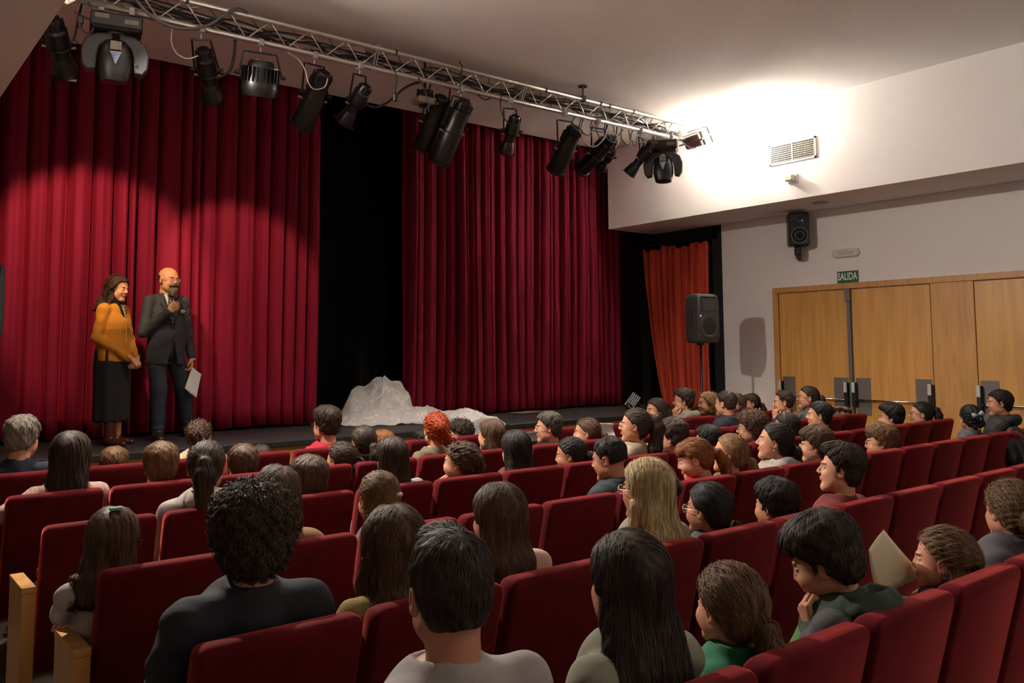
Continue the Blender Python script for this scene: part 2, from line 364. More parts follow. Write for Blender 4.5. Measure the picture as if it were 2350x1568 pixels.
# ------------------------------------------------------------------ curtains
def curtain(name, x0, x1, y, z0, z1, m, seed, pitch=.16, amp=.14, label='', slack=.5, gaps=True, along='x', gather=0.):
    rnd = random.Random(seed); L = abs(x1-x0); folds = []; u = 0.
    while u < L:
        wd = pitch*rnd.uniform(.55, 1.55); folds.append((u, wd, rnd.uniform(.45, 1.2), rnd.uniform(.25, .75))); u += wd
    us = []; dy = []
    for (a, wd, k, sk) in folds:
        n = max(8, int(wd/.011))
        for i in range(n):
            t = i/n; us.append(a+t*wd)
            # asymmetric rounded pleat: broad belly toward the room, a narrow deep valley
            t2 = t/sk*.5 if t < sk else .5+(t-sk)/(1-sk)*.5
            b = math.sin(math.pi*t2)**.55
            vd = math.exp(-(min(t, 1-t)*wd/.016)**2)
            dy.append(b*k*amp - vd*.13 + .006*math.sin(t2*math.pi*6+a*9))
    us = np.array(us); dy = np.array(dy); keep = us <= L; us = us[keep]; dy = dy[keep]
    nz = 26; V = []; ph = rnd.uniform(0, 9)
    for iz in range(nz):
        t = iz/(nz-1); z = z0+(z1-z0)*t
        wob = .02*slack*np.sin(us*3.1+t*3+ph)*(1-t) + .012*slack*np.sin(us*7.7+t*5)*(1-t)
        kk = 1.0+.28*np.sin(us*2.3+t*4+ph)*(1-t)
        px = (us+wob); 
        if gather: px = px+gather*(1-t)**2*(L*.0)
        hem = .012*np.sin(us*5+ph)*(iz == 0)
        if along == 'x': row = np.c_[x0+px*np.sign(x1-x0), y-dy*kk, np.full(len(us), z)+hem]
        else: row = np.c_[y-dy*kk, x0+px*np.sign(x1-x0), np.full(len(us), z)+hem]
        V.append(row)
    n = len(us); V = np.concatenate(V); i, j = np.meshgrid(np.arange(nz-1), np.arange(n-1), indexing='ij'); a = (i*n+j).ravel()
    F = np.c_[a, a+1, a+1+n, a+n]
    o = link_mesh(name, V, F, m, None, True); md = o.modifiers.new('s', 'SOLIDIFY'); md.thickness = .006; md.offset = 0
    return tag(o, label, 'curtain')
curtain('stage_curtain', -1.9, 4.66, Y_CU, Z_ST+.03, 6.2, M_VELVET, 3, label='long pleated red velvet stage curtain behind the two presenters')
curtain('stage_curtain', 6.0, 10.02, Y_CU+.05, Z_ST+.03, 6.2, M_VELVET, 8, pitch=.125, label='pleated dark red velvet stage curtain right of the black gap')
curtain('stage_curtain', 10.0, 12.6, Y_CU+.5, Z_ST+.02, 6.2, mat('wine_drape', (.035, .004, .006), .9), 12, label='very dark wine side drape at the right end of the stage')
curtain('stage_curtain', 4.2, 6.6, Y_CU+1.6, Z_ST+.02, 6.2, M_BLACK, 15, pitch=.3, amp=.05, label='black backcloth hanging inside the gap between the red curtains')
# orange-red side curtain, gathered inward at its lower left
def side_curtain():
    rnd = random.Random(4); L = 1.35; n = 190; nz = 44; V = []
    us = np.linspace(0, 1, n)
    for iz in range(nz):
        t = iz/(nz-1); z = .86+(Z_SO-.26-.86)*t
        pull = (1-t)**1.6*.34
        y = (Y_WC+.09)+(L)*us*(1-pull*us) 
        ph = us*2*math.pi*9.5+1.2*np.sin(us*7+t*1.6)
        am = .030+.03*(1-t)
        x = X_W-.085-am*(1+np.sin(ph))-.016*np.sin(ph*2.3+t*2)-.012*np.sin(us*31)
        zz = z+(.018*np.sin(us*40)+.022*np.sin(us*13) if iz == nz-1 else 0)
        V.append(np.c_[x, y, np.full(n, z)+(.02*np.sin(us*40)+.025*np.sin(us*13) if iz == nz-1 else 0)])
    V = np.concatenate(V); i, j = np.meshgrid(np.arange(nz-1), np.arange(n-1), indexing='ij'); a = (i*n+j).ravel()
    o = link_mesh('side_curtain', V, np.c_[a, a+1, a+1+n, a+n], M_REDSIDE, None, True); md = o.modifiers.new('s', 'SOLIDIFY'); md.thickness = .005
    tag(o, 'faded orange-red curtain hanging in the side opening beside the right wall', 'curtain')
side_curtain()

# ------------------------------------------------------------------ lighting truss
TS = 1.083
zt = lambda z: CAM_H+(z-CAM_H)*TS
Yu, Zu, Yl, Zl, Yb, Zb = 6.60*TS, zt(4.487), 6.665*TS, zt(4.315), 6.82*TS, zt(4.475)
X0T, X1T = 1.30*TS, 8.17*TS
tr = empty('lighting_truss', (0, 0, 0), 0, 'long triangular aluminium lighting truss hung under the ceiling', 'truss')
chords = ((Yu, Zu), (Yl, Zl), (Yb, Zb))
for (yy, zz) in chords: MB().tube([(X0T, yy, zz), (X1T, yy, zz)], .026, 12).done('chord', M_ALU, tr, True)
def lace(a, b, name='lacing'):
    mb = MB(); step = .19; x = X0T+.06; k = 0; pts = []
    while x < X1T-.05: pts.append((x, *(a if k % 2 == 0 else b))); x += step; k += 1
    for p, q in zip(pts[:-1], pts[1:]): mb.tube([p, q], .0075, 6)
    mb.done(name, M_ALU, tr, True)
lace(chords[0], chords[1]); lace(chords[1], chords[2]); lace(chords[2], chords[0])
for px in (866, 1205):
    X = on_y(px, 150, Yu)[0]
    for dx in (-.012, .012):
        MB().loft([[(X+dx-.004, y, z) for y, z in ((Yu-.03, Zu+.03), (Yl, Zl-.035), (Yb+.03, Zb+.03))], [(X+dx+.004, y, z) for y, z in ((Yu-.03, Zu+.03), (Yl, Zl-.035), (Yb+.03, Zb+.03))]]).done('end_plate', M_ALU, tr)
for px in (420, 905, 1250, 1335, 1375, 1395, 1450): 
    X = on_y(px, 200, Yu)[0]; MB().tube([(X, Yu, Zu), (X+.022, Yu, Zu)], .029, 10).done('tape_band', mat('green_tape', (.02, .06, .03), .5), tr)
for X in (on_y(1338, 232, Yu)[0],):
    mb = MB(); mb.box((X-.03, Yu-.03, Zu-.03), (X+.03, Yu+.03, Zu+.04), bev=.006); mb.tube([(X, Yu, Zu), (X, Yu, Z_CE)], .012, 8); mb.lathe([(.06, 0), (.055, -.014)], 16, Matrix.Translation((X, Yu, Z_CE)))
    mb.done('hanger', mat('hanger_grey', (.06, .058, .055), .5, .4), tr)
# cables: loom lying inside the truss, loops and plugs
rc = random.Random(7)
def cable_obj(name, paths, r, m, label, cat='cable'):
    mb = MB()
    for pts in paths:
        P = []
        n = len(pts)
        for i in range(n-1):
            p0, p1, p2, p3 = [Vector(pts[min(max(k, 0), n-1)]) for k in (i-1, i, i+1, i+2)]
            for s in range(5):
                t = s/5; P.append(.5*((2*p1)+(-p0+p2)*t+(2*p0-5*p1+4*p2-p3)*t*t+(-p0+3*p1-3*p2+p3)*t**3))
        P.append(Vector(pts[-1])); mb.tube(P, r, 6)
    return tag(mb.done(name, m, None, True), label, cat)
M_CAB = mat('black_cable', (.012, .012, .012), .5); M_CABW = mat('grey_cable', (.35, .33, .30), .5)
loom = []
for k in range(7):
    x = X0T+.1+rc.uniform(0, .4); pts = []
    while x < X1T-.15:
        pts.append((x, rc.uniform(Yl-.01, Yb-.03), rc.uniform(Zl+.05, Zu-.02))); x += rc.uniform(.22, .5)
    loom.append(pts)
cable_obj('cable_loom', loom, .0075, M_CAB, 'bundle of black cables running inside the truss')
# big loop of grey cable at left: px path at Y 6.55
def pxpath(l, Y=6.56): return [tuple(on_y(x, y, Y*TS)) for x, y in l]
cable_obj('power_cable', [pxpath([(312, 0), (345, 35), (385, 58), (430, 66), (480, 57), (520, 30), (545, 20), (568, 28)], 6.55)], .013, mat('cable_grey', (.10, .10, .10), .5), 'thick dark grey cable sagging over the front of the truss at left')
cable_obj('power_cable', [pxpath([(540, 92), (537, 130), (528, 160), (510, 175), (497, 178)], 6.7)], .013, M_CAB, 'thick black cable curving down behind the second profile spotlight')
cable_obj('power_cable', [pxpath([(170, 26), (205, 45), (222, 52), (216, 30), (203, 5)], 6.6), pxpath([(186, 55), (190, 70), (205, 76), (216, 60), (212, 22)], 6.6)], .006, M_CAB, 'thin black cables hanging by the plug left of the moving head')
cable_obj('power_cable', [pxpath([(396, 62), (393, 95), (405, 122), (430, 135), (455, 128)], 6.6)], .006, M_CABW, 'thin white cable looping beside the second profile spotlight')
cable_obj('power_cable', [pxpath([(660, 120), (685, 137), (700, 160), (708, 190), (722, 205), (745, 200), (752, 180)], 6.6)], .006, M_CABW, 'thin white cable looping onto the fifth lamp')
cable_obj('power_cable', [pxpath([(825, 235), (860, 246), (890, 235), (925, 205), (950, 192), (962, 190)], 6.78)], .013, M_CAB, 'thick black cable sagging below the middle of the truss')
cable_obj('power_cable', [pxpath([(905, 158), (910, 180), (907, 215)], 6.6), pxpath([(960, 178), (975, 205), (983, 240), (984, 258)], 6.55), pxpath([(1053, 140), (1060, 155), (1056, 190), (1058, 215)], 6.55), pxpath([(1094, 215), (1110, 228), (1125, 225), (1130, 210)], 6.7)], .007, M_CAB, 'thin black cables and plug hanging near the truss middle')
cable_obj('power_cable', [pxpath([(1150, 222), (1149, 250), (1158, 272), (1168, 285)], 6.6)], .007, M_CAB, 'thin black cable down to the narrow profile spotlight')
cable_obj('power_cable', [pxpath([(1330, 298), (1345, 328), (1365, 337), (1385, 320), (1400, 300), (1420, 320), (1412, 340)], 6.55)], .006, M_CABW, 'pale looping cable between the lamps near the right end of the truss')
lp = []
for k in range(9):
    a = 1320+k*17+rc.uniform(-6, 6); b = 268+(a-1320)*.25
    lp.append(pxpath([(a, b), (a+rc.uniform(-9, 9), b+rc.uniform(14, 30)), (a+rc.uniform(8, 24), b+rc.uniform(22, 46)), (a+rc.uniform(18, 32), b+rc.uniform(6, 18))], 6.6))
cable_obj('cable_tangle', lp, .007, M_CAB, 'tangle of short black cables under the right part of the truss')
cable_obj('power_cable', [pxpath([(1555, 310), (1570, 330), (1590, 342), (1598, 338)], 6.5)], .006, M_CAB, 'thin black cable of the right floodlight')
pg = on_y(184, 48, 6.6*TS); mb = MB(); mb.tube([(pg[0], pg[1], pg[2]+.03), (pg[0], pg[1], pg[2]-.02)], [.022, .026], 10); mb.tube([(pg[0], pg[1], pg[2]-.02), (pg[0], pg[1], pg[2]-.06)], [.022, .010], 10)
tag(mb.done('cable_plug', M_BLACKP), 'black socket plug dangling left of the moving head', 'plug')
pg = on_y(907, 222, 6.6*TS); mb = MB(); mb.tube([(pg[0], pg[1], pg[2]+.045), (pg[0], pg[1], pg[2]+.02), (pg[0], pg[1], pg[2]-.045)], [.010, .026, .022], 10)
tag(mb.done('cable_plug', M_BLACKP), 'black plug dangling below the middle of the truss', 'plug')

def clamp(mb, x, y, z, r=.032):
    mb.box((x-.022, y-r-.008, z-r-.012), (x+.022, y+r+.008, z+r-.01), bev=.006); mb.tube([(x, y, z-r-.01), (x, y, z-r-.06)], .009, 8)
def profile_spot(top, bot, hang, L, r, style, label, lens_shutter=True):
    """ellipsoidal spotlight: axis from top px to bot px; hang=(x,y,z) on a chord"""
    L *= TS; r *= TS
    t = on_y(top[0], top[1], TS*(6.66 if len(top) == 2 else top[2]))
    # farther of the points at length L along the ray through bot
    v = ray(*bot); o = np.array([0, 0, CAM_H]); a = v@v; b = 2*v@(o-t); c = (o-t)@(o-t)-L*L; disc = b*b-4*a*c
    k = (-b+math.sqrt(max(disc, 0)))/(2*a); e = o+v*k; ax = Vector(e-t).normalized(); L = (Vector(e)-Vector(t)).length
    root = empty('profile_spotlight' if style != 'par' else 'par_can', tuple(t), 0, label, 'stage light', 'black stage lamps hanging from the truss')
    M = axes_M((0, 0, 0), ax)
    if style == 'profile':
        pr = [(.001, 0), (r*.55, .0), (r*.72, .03), (r*.78, L*.16), (r*.95, L*.2), (r*1.0, L*.46), (r*.74, L*.50), (r*.72, L*.68), (r*.86, L*.72), (r*1.08, L*.90), (r*1.12, L*.98), (r*.95, L), (r*.9, L*.97), (.001, L*.96)]
    elif style == 'barrel':
        pr = [(.001, 0), (r*.5, .0), (r*.62, .02), (r*.62, L*.13), (r*.8, L*.15), (r*.85, L*.42), (r*.95, L*.46), (r*.97, L*.95), (r*1.1, L*.96), (r*1.1, L), (r*.9, L), (r*.88, L*.95), (.001, L*.94)]
    else:
        pr = [(.001, 0), (r*.62, .0), (r*.7, .015), (r*.78, L*.2), (r*1.0, L*.62), (r*1.04, L*.8), (r*.92, L), (r*.86, L), (r*.8, L*.9), (.001, L*.85)]
    mb = MB(); mb.lathe(pr, 26, M)
    bd = mb.done('lamp_body', M_BLACKM, root); shade_auto(bd, 30)
    mb = MB()
    if style == 'par':
        for j in range(26):
            a = 2*math.pi*j/26; Mj = M @ Matrix.Rotation(a, 4, 'Z'); mb.box((r*.78, -.003, L*.18), (r*1.08, .003, L*.6), Mj)
        mb.done('cooling_fins', M_BLACKM, root)
        MB().lathe([(.001, -.012), (.02, -.01), (.02, .0)], 12, M @ Matrix.Translation((r*.2, 0, 0))).done('gland', mat('orange_gland', (.7, .2, .01), .5), root)
    else:
        for j in range(10):
            a = 2*math.pi*j/10; Mj = M @ Matrix.Rotation(a, 4, 'Z'); mb.box((r*.72, -.004, L*.04), (r*.86, .004, L*.15), Mj)
        mb.lathe([(r*.98, L*.475), (r*1.02, L*.48), (r*1.02, L*.495), (r*.9, L*.5)], 26, M)
        mb.box((-r*.5, r*.72, L*.18), (r*.5, r*1.06, L*.42), M, bev=.006)
        mb.done('cooling_fins', M_BLACKM, root)
        mb = MB()
        if lens_shutter:
            mb.box((-r*1.05, -r*1.1, L*.985), (r*1.05, r*1.1, L*.992), M); mb.done('colour_frame', M_BLACKM, root)
        mb = MB(); 
        for s in (-1, 1): mb.tube([M @ Vector((s*r*.85, 0, L*.52)), M @ Vector((s*r*1.35, .0, L*.50))], .011, 8)
        mb.done('shutter_knob', mat('tan_knob', (.30, .24, .16), .5), root)
    # lens
    MB().lathe([(r*.80, L*.955), (r*.5, L*.962), (.001, L*.965)], 24, M).done('lens', mat('lamp_lens', (.05, .05, .06), .08, spec=.9), root)
    # yoke
    mid = ax*(L*.40); sd = ax.cross(Vector((0, 0, 1))); sd.normalize(); hv = Vector(hang)-Vector(tuple(t)); rr = r*1.22
    topc = hv-Vector((0, 0, .10)); mb = MB()
    A = mid+sd*rr; B = mid-sd*rr; A2 = Vector(topc)+sd*rr*.75; B2 = Vector(topc)-sd*rr*.75
    mb.tube([A, A*.35+A2*.65, A2, A2*.6+Vector(topc)*.4, B2*.6+Vector(topc)*.4, B2, B*.35+B2*.65, B], .009, 6)
    mb.done('yoke', M_BLACKM, root)
    mb = MB(); 
    for q, s in ((A, 1), (B, -1)): MB().tube([q-sd*.01*s, q+sd*.035*s], [.018, .014], 10).done('tilt_knob', M_BLACKP, root)
    mb = MB(); clamp(mb, hv[0], hv[1], hv[2]); mb.done('hook_clamp', mat('steel', (.35, .34, .32), .35, .9), root)
    return root
def hangpt(px, py=None, ch='l'):
    Y, Z = (Yl, Zl) if ch == 'l' else ((Yb, Zb) if ch == 'b' else (Yu, Zu))
    X = on_y(px, 0, Y)[0]
    # solve X on chord for pixel column px
    for _ in range(8):
        d = np.array([X, Y, Z-CAM_H]); 
        u = d@_r/(d@_f)*F_PX+PP_X; X += (px-u)*.0022
    return (X, Y, Z)
def moving_head(center_top, px_h, label, yaw, hang_px, s=1.0, headpitch=8):
    """px for the top of the base box"""
    hp = hangpt(hang_px); X = hp[0]
    root = empty('moving_head', (X, Yl, Zl-.085), yaw, label, 'stage light')
    S = lambda *a: tuple(q*s for q in a)
    mb = MB(); mb.box(S(-.17, -.12, -.105), S(.17, .12, 0), bev=.012*s); mb.box(S(-.155, -.125, -.12), S(.155, .125, -.10), bev=.01); shade_auto(mb.done('base_box', M_BLACKP, root))
    for x_, z_ in ((-.135, -.045), (.055, -.065)):
        mb = MB(); mb.box(S(x_-.004, -.1215, z_-.004), S(x_+.086, -.1195, z_+.029))
        for k in range(8): mb.box(S(x_+k*.011, -.124, z_), S(x_+.005+k*.011, -.1190, z_+.025))
        mb.done('vent_slots', mat('slot_tan', (.16, .14, .11), .5), root)
    mb = MB(); mb.lathe([(.07*s, -.105*s), (.075*s, -.13*s)], 24); 
    for sx in (-1, 1):
        pts = [(.02, -.122), (.12, -.13), (.195, -.18), (.222, -.26), (.215, -.36), (.180, -.41), (.125, -.40), (.118, -.29), (.105, -.23), (.07, -.195), (.02, -.18)]
        r0 = [(sx*a*s, -.055*s, b*s) for a, b in pts]; r1 = [(sx*a*s, .055*s, b*s) for a, b in pts]
        if sx < 0: r0, r1 = r1, r0
        mb.loft([r0, r1])
    o = mb.done('yoke_arms', mat('yoke_grey', (.03, .03, .032), .5), root); md = o.modifiers.new('b', 'BEVEL'); md.width = .012*s; md.segments = 2; shade_auto(o, 50)
    # head: lofted superellipse sections along z
    rings = []
    for (z, a, b, yo) in ((-.165, .055, .04, 0), (-.175, .075, .06, 0), (-.23, .098, .085, .0), (-.30, .112, .10, 0), (-.37, .115, .105, 0), (-.43, .100, .098, 0), (-.462, .090, .09, 0), (-.47, .075, .075, 0)):
        ring = []
        for j in range(28):
            t = 2*math.pi*j/28; c, si = math.cos(t), math.sin(t)
            ring.append((math.copysign(abs(c)**.75, c)*a*s, yo+math.copysign(abs(si)**.75, si)*b*s, (z+.30)*s))
        rings.append(ring)
    M = Matrix.Translation((0, 0, -.30*s)) @ Matrix.Rotation(R_(headpitch), 4, 'X')
    rings = rings[::-1]
    mb = MB(); mb.loft(rings, M); h = mb.done('head', M_BLACKP, root); shade_auto(h, 40)
    for sx in (-1, 1): mb = MB(); mb.lathe([(.055*s, .0), (.058*s, .02*s), (.045*s, .06*s), (.02*s, .07*s)], 20, Matrix.Translation((sx*.125*s, 0, -.345*s)) @ Matrix.Rotation(R_(90)*sx, 4, 'Y')); shade_auto(mb.done('pivot_cap', M_BLACKP, root))
    mb = MB()
    for k in range(8): mb.box((-.035*s+k*.009*s, -.104*s, .05*s), (-.029*s+k*.009*s, -.094*s, .11*s), M)
    mb.done('head_grille', mat('slot_tan2', (.35, .32, .24), .5), root)
    mb = MB()
    for k in range(8):
        w_ = .036*(1-k/8)*s; mb.box((-w_, -.110*s, .03*s-k*.011*s), (w_, -.100*s, .036*s-k*.011*s), M)
    mb.done('blue_vent', mat('pale_blue', (.45, .55, .75), .4), root)
    for dx in (-.1, .1): mb = MB(); clamp(mb, dx*s, 0, .085); mb.done('hook_clamp', mat('steel', (.35, .34, .32)), root)
    return root
moving_head((265, 60), 160, 'large black moving-head lamp near the left end of the truss', R_(-12), 268, 1.13, 6)
moving_head((1515, 340), 100, 'black moving-head lamp near the right end of the truss', R_(-52), 1520, 1.14, -5)
profile_spot((120, 42), (150, 168), hangpt(165, ch='b'), .50, .085, 'profile', 'leftmost black profile spotlight on the truss, pointing down at the presenters')
profile_spot((466, 112), (487, 228), hangpt(462), .48, .078, 'profile', 'black profile spotlight between the large moving head and the ribbed par can')
profile_spot((600, 140), (594, 222), hangpt(598), .28, .145, 'par', 'wide ribbed black par can with an orange cable gland')
profile_spot((745, 165), (692, 288), hangpt(722), .56, .105, 'barrel', 'fat black barrel lamp just left of the black curtain gap', False)
profile_spot((842, 196), (788, 282), hangpt(826), .44, .075, 'profile', 'small glossy profile spotlight above the black curtain gap')
profile_spot((1015, 222, 6.86), (972, 338), hangpt(1012, ch='b'), .60, .115, 'barrel', 'left one of the paired fat barrel lamps at the truss middle', False)
profile_spot((1068, 232), (1008, 372), hangpt(1058), .68, .115, 'barrel', 'right, longer one of the paired barrel lamps at the truss middle', False)
profile_spot((1184, 266), (1160, 350), hangpt(1170), .42, .075, 'profile', 'slim black profile spotlight alone right of the paired barrel lamps')
profile_spot((1322, 292), (1275, 392), hangpt(1296), .58, .11, 'barrel', 'black barrel lamp over the right curtain, left of the strongly tilted lamp', False)
profile_spot((1406, 318), (1334, 388), hangpt(1372), .66, .10, 'barrel', 'long black barrel lamp tilted strongly to the left', False)
profile_spot((1404, 345, 6.9), (1378, 385), hangpt(1405, ch='b'), .34, .07, 'profile', 'small black lamp half hidden behind the tilted barrel lamp')
profile_spot((1498, 330), (1442, 400), hangpt(1470), .46, .07, 'profile', 'black profile spotlight just left of the right moving head')
# ceiling bracket box between lamps
p = on_y(975, 232, 6.95*TS); br = empty('junction_box', tuple(p), 0, 'beige junction box with black cable coil under the truss middle', 'box')
MB().box((-.12, -.09, -.04), (.12, .09, .03), bev=.012).done('box_body', mat('beige_box', (.34, .27, .22), .6), br)
mb = MB()
for k in range(5): mb.tube([(.09*math.cos(a/2)+rc.uniform(-.01, .01), .06*math.sin(a/2), .05+k*.014+rc.uniform(-.01, .01)) for a in range(0, 13)], .008, 6)
mb.done('cable_coil', M_CAB, br)
MB().tube([(-.02, 0, -.04), (.0, 0, -.075)], [.06, .02], 14).done('foot', M_BLACKP, br)
MB().tube([(0, 0, .03), (0, 0, Z_CE-p[2])], .015, 8).done('stem', M_BLACKM, br)
# floodlights
def flood(name, loc, direction, label, big=1., hm=None):
    root = empty(name, loc, 0, label, 'floodlight'); M = axes_M((0, 0, 0), direction)
    b = big; mb = MB(); mb.box((-.15*b, -.09*b, -.13*b), (.15*b, .09*b, .0), M, bev=.012); mb.box((-.13*b, -.075*b, -.17*b), (.13*b, .075*b, -.12*b), M, bev=.01)
    mb.done('flood_housing', hm or mat('flood_grey', (.10, .10, .09), .5), root)
    mb = MB()
    for lo, hi in (((-.16, -.10, -.01), (.16, -.088, .012)), ((-.16, .088, -.01), (.16, .10, .012)), ((-.16, -.1, -.01), (-.145, .1, .012)), ((.145, -.1, -.01), (.16, .1, .012))): mb.box(tuple(q*b for q in lo), tuple(q*b for q in hi), M)
    mb.done('rim', M_ALU, root)
    MB().box((-.14*b, -.085*b, -.004), (.14*b, .085*b, .001), M).done('glass', mat('flood_glass', (1, .78, .5), .3, emit=1.3), root)
    mb = MB()
    for k in range(14): x = (-.13+k*.02)*b; mb.box((x-.002, -.085*b, .008), (x+.002, .085*b, .012), M)
    for k in range(3): y = (-.05+k*.05)*b; mb.box((-.14*b, y-.002, .008), (.14*b, y+.002, .012), M)
    mb.done('wire_guard', M_ALU, root)
    mb = MB(); mb.box((-.19*b, -.012, -.10*b), (-.178*b, .012, .0), M); mb.box((.178*b, -.012, -.1*b), (.19*b, .012, .0), M); mb.box((-.19*b, -.012, -.19*b), (.19*b, .012, -.18*b), M); mb.box((-.19*b, -.01, -.19*b), (-.178*b, .01, -.09*b), M); mb.box((.178*b, -.01, -.19*b), (.19*b, .01, -.09*b), M)
    mb.done('bracket', M_ALU, root); return root
flood('floodlight', (1.30, 7.0, zt(4.285)), (.35, -.30, -.9), 'dark floodlight with a glowing wire-guarded face at the left end of the truss', 1.0)
flood('floodlight', (9.0, 7.10, zt(4.37)), (.80, -.1, .45), 'pale metal floodlight at the right end of the truss, aimed up at the ceiling', 1.15, M_ALU)

# ------------------------------------------------------------------ PA speakers
def pa_speaker(loc, rz, stand_h, base_z, label1, label2, g=None):
    s = empty('pa_speaker', loc, rz, label1, 'speaker'); # front toward -y local
    rings = []
    for (z, w0, w1, d0, d1) in ((0, .15, .10, .145, .13), (.02, .175, .12, .165, .15), (.10, .185, .125, .175, .155), (.40, .185, .125, .175, .155), (.60, .18, .12, .17, .15), (.645, .165, .11, .15, .13), (.66, .14, .09, .12, .10)):
        base = [(-w0, -d0), (w0, -d0), (w0, -d0+.12), (w1, d1), (-w1, d1), (-w0, -d0+.12)]
        rings.append([(x, y, z) for x, y in base])
    mb = MB(); mb.loft(rings); o = mb.done('cabinet', M_GREYP, s); md = o.modifiers.new('b', 'BEVEL'); md.width = .018; md.segments = 3; shade_auto(o, 45)
    Mf = Matrix.Translation((0, -.176, .22)) @ Matrix.Rotation(R_(90), 4, 'X')
    shade_auto(MB().lathe([(.155, -.002), (.162, .006), (.158, .012), (.150, .010)], 36, Mf).done('grille_rim', M_GREYP, s))
    shade_auto(MB().lathe([(.152, .004), (.10, .012), (.001, .016)], 36, Mf).done('woofer_grille', mat('black_mesh', (.008, .008, .01), .6, bump=.6, bscale=900), s))
    # horn: recessed trapezoid
    mb = MB(); H = [(-.14, .615), (.14, .615), (.125, .43), (-.125, .43)]; h2 = [(-.05, .55), (.05, .55), (.05, .49), (-.05, .49)]
    mb.add([(x, -.180, z) for x, z in H]+[(x, -.115, z) for x, z in h2], [(0, 1, 5, 4), (1, 2, 6, 5), (2, 3, 7, 6), (3, 0, 4, 7), (4, 5, 6, 7)]); mb.done('horn', mat('horn_dark', (.018, .018, .018), .5), s)
    MB().box((-.045, -.197, .095), (.045, -.1935, .10)).done('badge', M_CHROME, s)
    MB().lathe([(.006, 0), (.004, .004)], 10, Matrix.Translation((-.145, -.178, .36)) @ Matrix.Rotation(R_(90), 4, 'X')).done('power_led', mat('led_blue', (.15, .3, 1), .3, emit=14.), s)
    mb = MB(); mb.tube([(-.189, -.04, .44), (-.193, -.03, .38), (-.193, -.03, .28), (-.189, -.04, .22)], .012, 8); mb.done('handle', M_BLACKP, s)
    t = empty('speaker_stand', (loc[0], loc[1], base_z), rz, label2, 'stand')
    h = loc[2]-base_z
    MB().tube([(0, 0, .12), (0, 0, h-.02)], .017, 12).done('pole', M_BLACKM, t, True); MB().tube([(0, 0, .25), (0, 0, .55)], .024, 12).done('lower_tube', M_BLACKM, t, True)
    MB().lathe([(.03, .24), (.035, .26), (.035, .30), (.03, .32)], 14).done('collar', M_BLACKP, t)
    for k in range(3):
        a = 2*math.pi*k/3+.5; c, si = math.cos(a), math.sin(a)
        MB().tube([(c*.02, si*.02, .30), (c*.34, si*.34, .012)], .011, 8).done('leg', M_BLACKM, t)
    MB().lathe([(.05, h-.03), (.05, h-.003)], 16).done('top_plate', M_BLACKM, t)
pa_speaker((9.22, 7.36, 1.83), R_(-10), 1, 0.0, 'grey loudspeaker on a pole in front of the orange-red side curtain', 'black tripod pole under the right loudspeaker')
pa_speaker((.945, 8.45, 1.86), R_(18), 1, Z_ST, 'grey loudspeaker cut by the left edge of the picture', 'black tripod pole under the left loudspeaker')
# LED par on stage floor right
p = on_z(1462, 934, Z_ST); lp_ = empty('led_panel', (9.35, 8.75, Z_ST), 0, 'small black floor lamp with rows of white LEDs at the right end of the stage', 'stage light')
M = axes_M((0, 0, .13), (-.45, -.75, .35)) @ Matrix.Rotation(R_(50), 4, 'Z'); MB().box((-.13, -.08, -.05), (.13, .08, 0), M, bev=.01).done('lamp_body', M_BLACKM, lp_)
mb = MB()
for i in range(9):
    for j in range(5): mb.lathe([(.008, 0), (.006, .004)], 8, M @ Matrix.Translation((-.11+i*.0275, -.06+j*.03, .0)))
mb.done('led_lenses', mat('led_white', (.6, .6, .56), .3, emit=.12), lp_); MB().tube([(-.13, 0, .02), (-.13, -.02, .12), (0, -.02, .01), (.13, -.02, .12), (.13, 0, .02)], .012, 6).done('foot', M_BLACKM, lp_)
# paper/strip on stage
p = on_z(1215, 946, Z_ST); tag(MB().box((-.28, -.12, 0), (.28, .12, .006)).done('stage_cloth', mat('pinkish', (.3, .17, .12), .8), None, False, (p[0], p[1], Z_ST)), 'small flat pinkish cloth lying on the stage before the right curtain', 'cloth')
# ------------------------------------------------------------------ theatre seats
SP, X00 = .525, .77
YK = [1.27+.9975*k for k in range(6)]
def back_mesh():
    rings = []
    def sec(z, ins=0., wi=0.):
        y0 = (0.955-z)*.25
        hw = .241-wi
        P = [(-.226, 0), (.226, 0), (.236, .004), (.241, .016), (.241, .080), (.236, .092), (.222, .097), (-.222, .097), (-.236, .092), (-.241, .080), (-.241, .016), (-.236, .004)]
        out = []
        for x, y in P:
            x = x*(hw/.241); y = .048+(y-.048)*(1-ins/.05); out.append((x, y0+y, z))
        return out
    zs = [(.28, .02, .01), (.30, 0, 0), (.40, 0, 0), (.55, 0, 0), (.70, 0, 0), (.85, 0, 0), (.915, 0, 0), (.935, .003, .002), (.948, .010, .007), (.956, .020, .016), (.960, .034, .032)]
    for z, i, w_ in zs: rings.append(sec(z, i, w_))
    return MB().loft(rings)
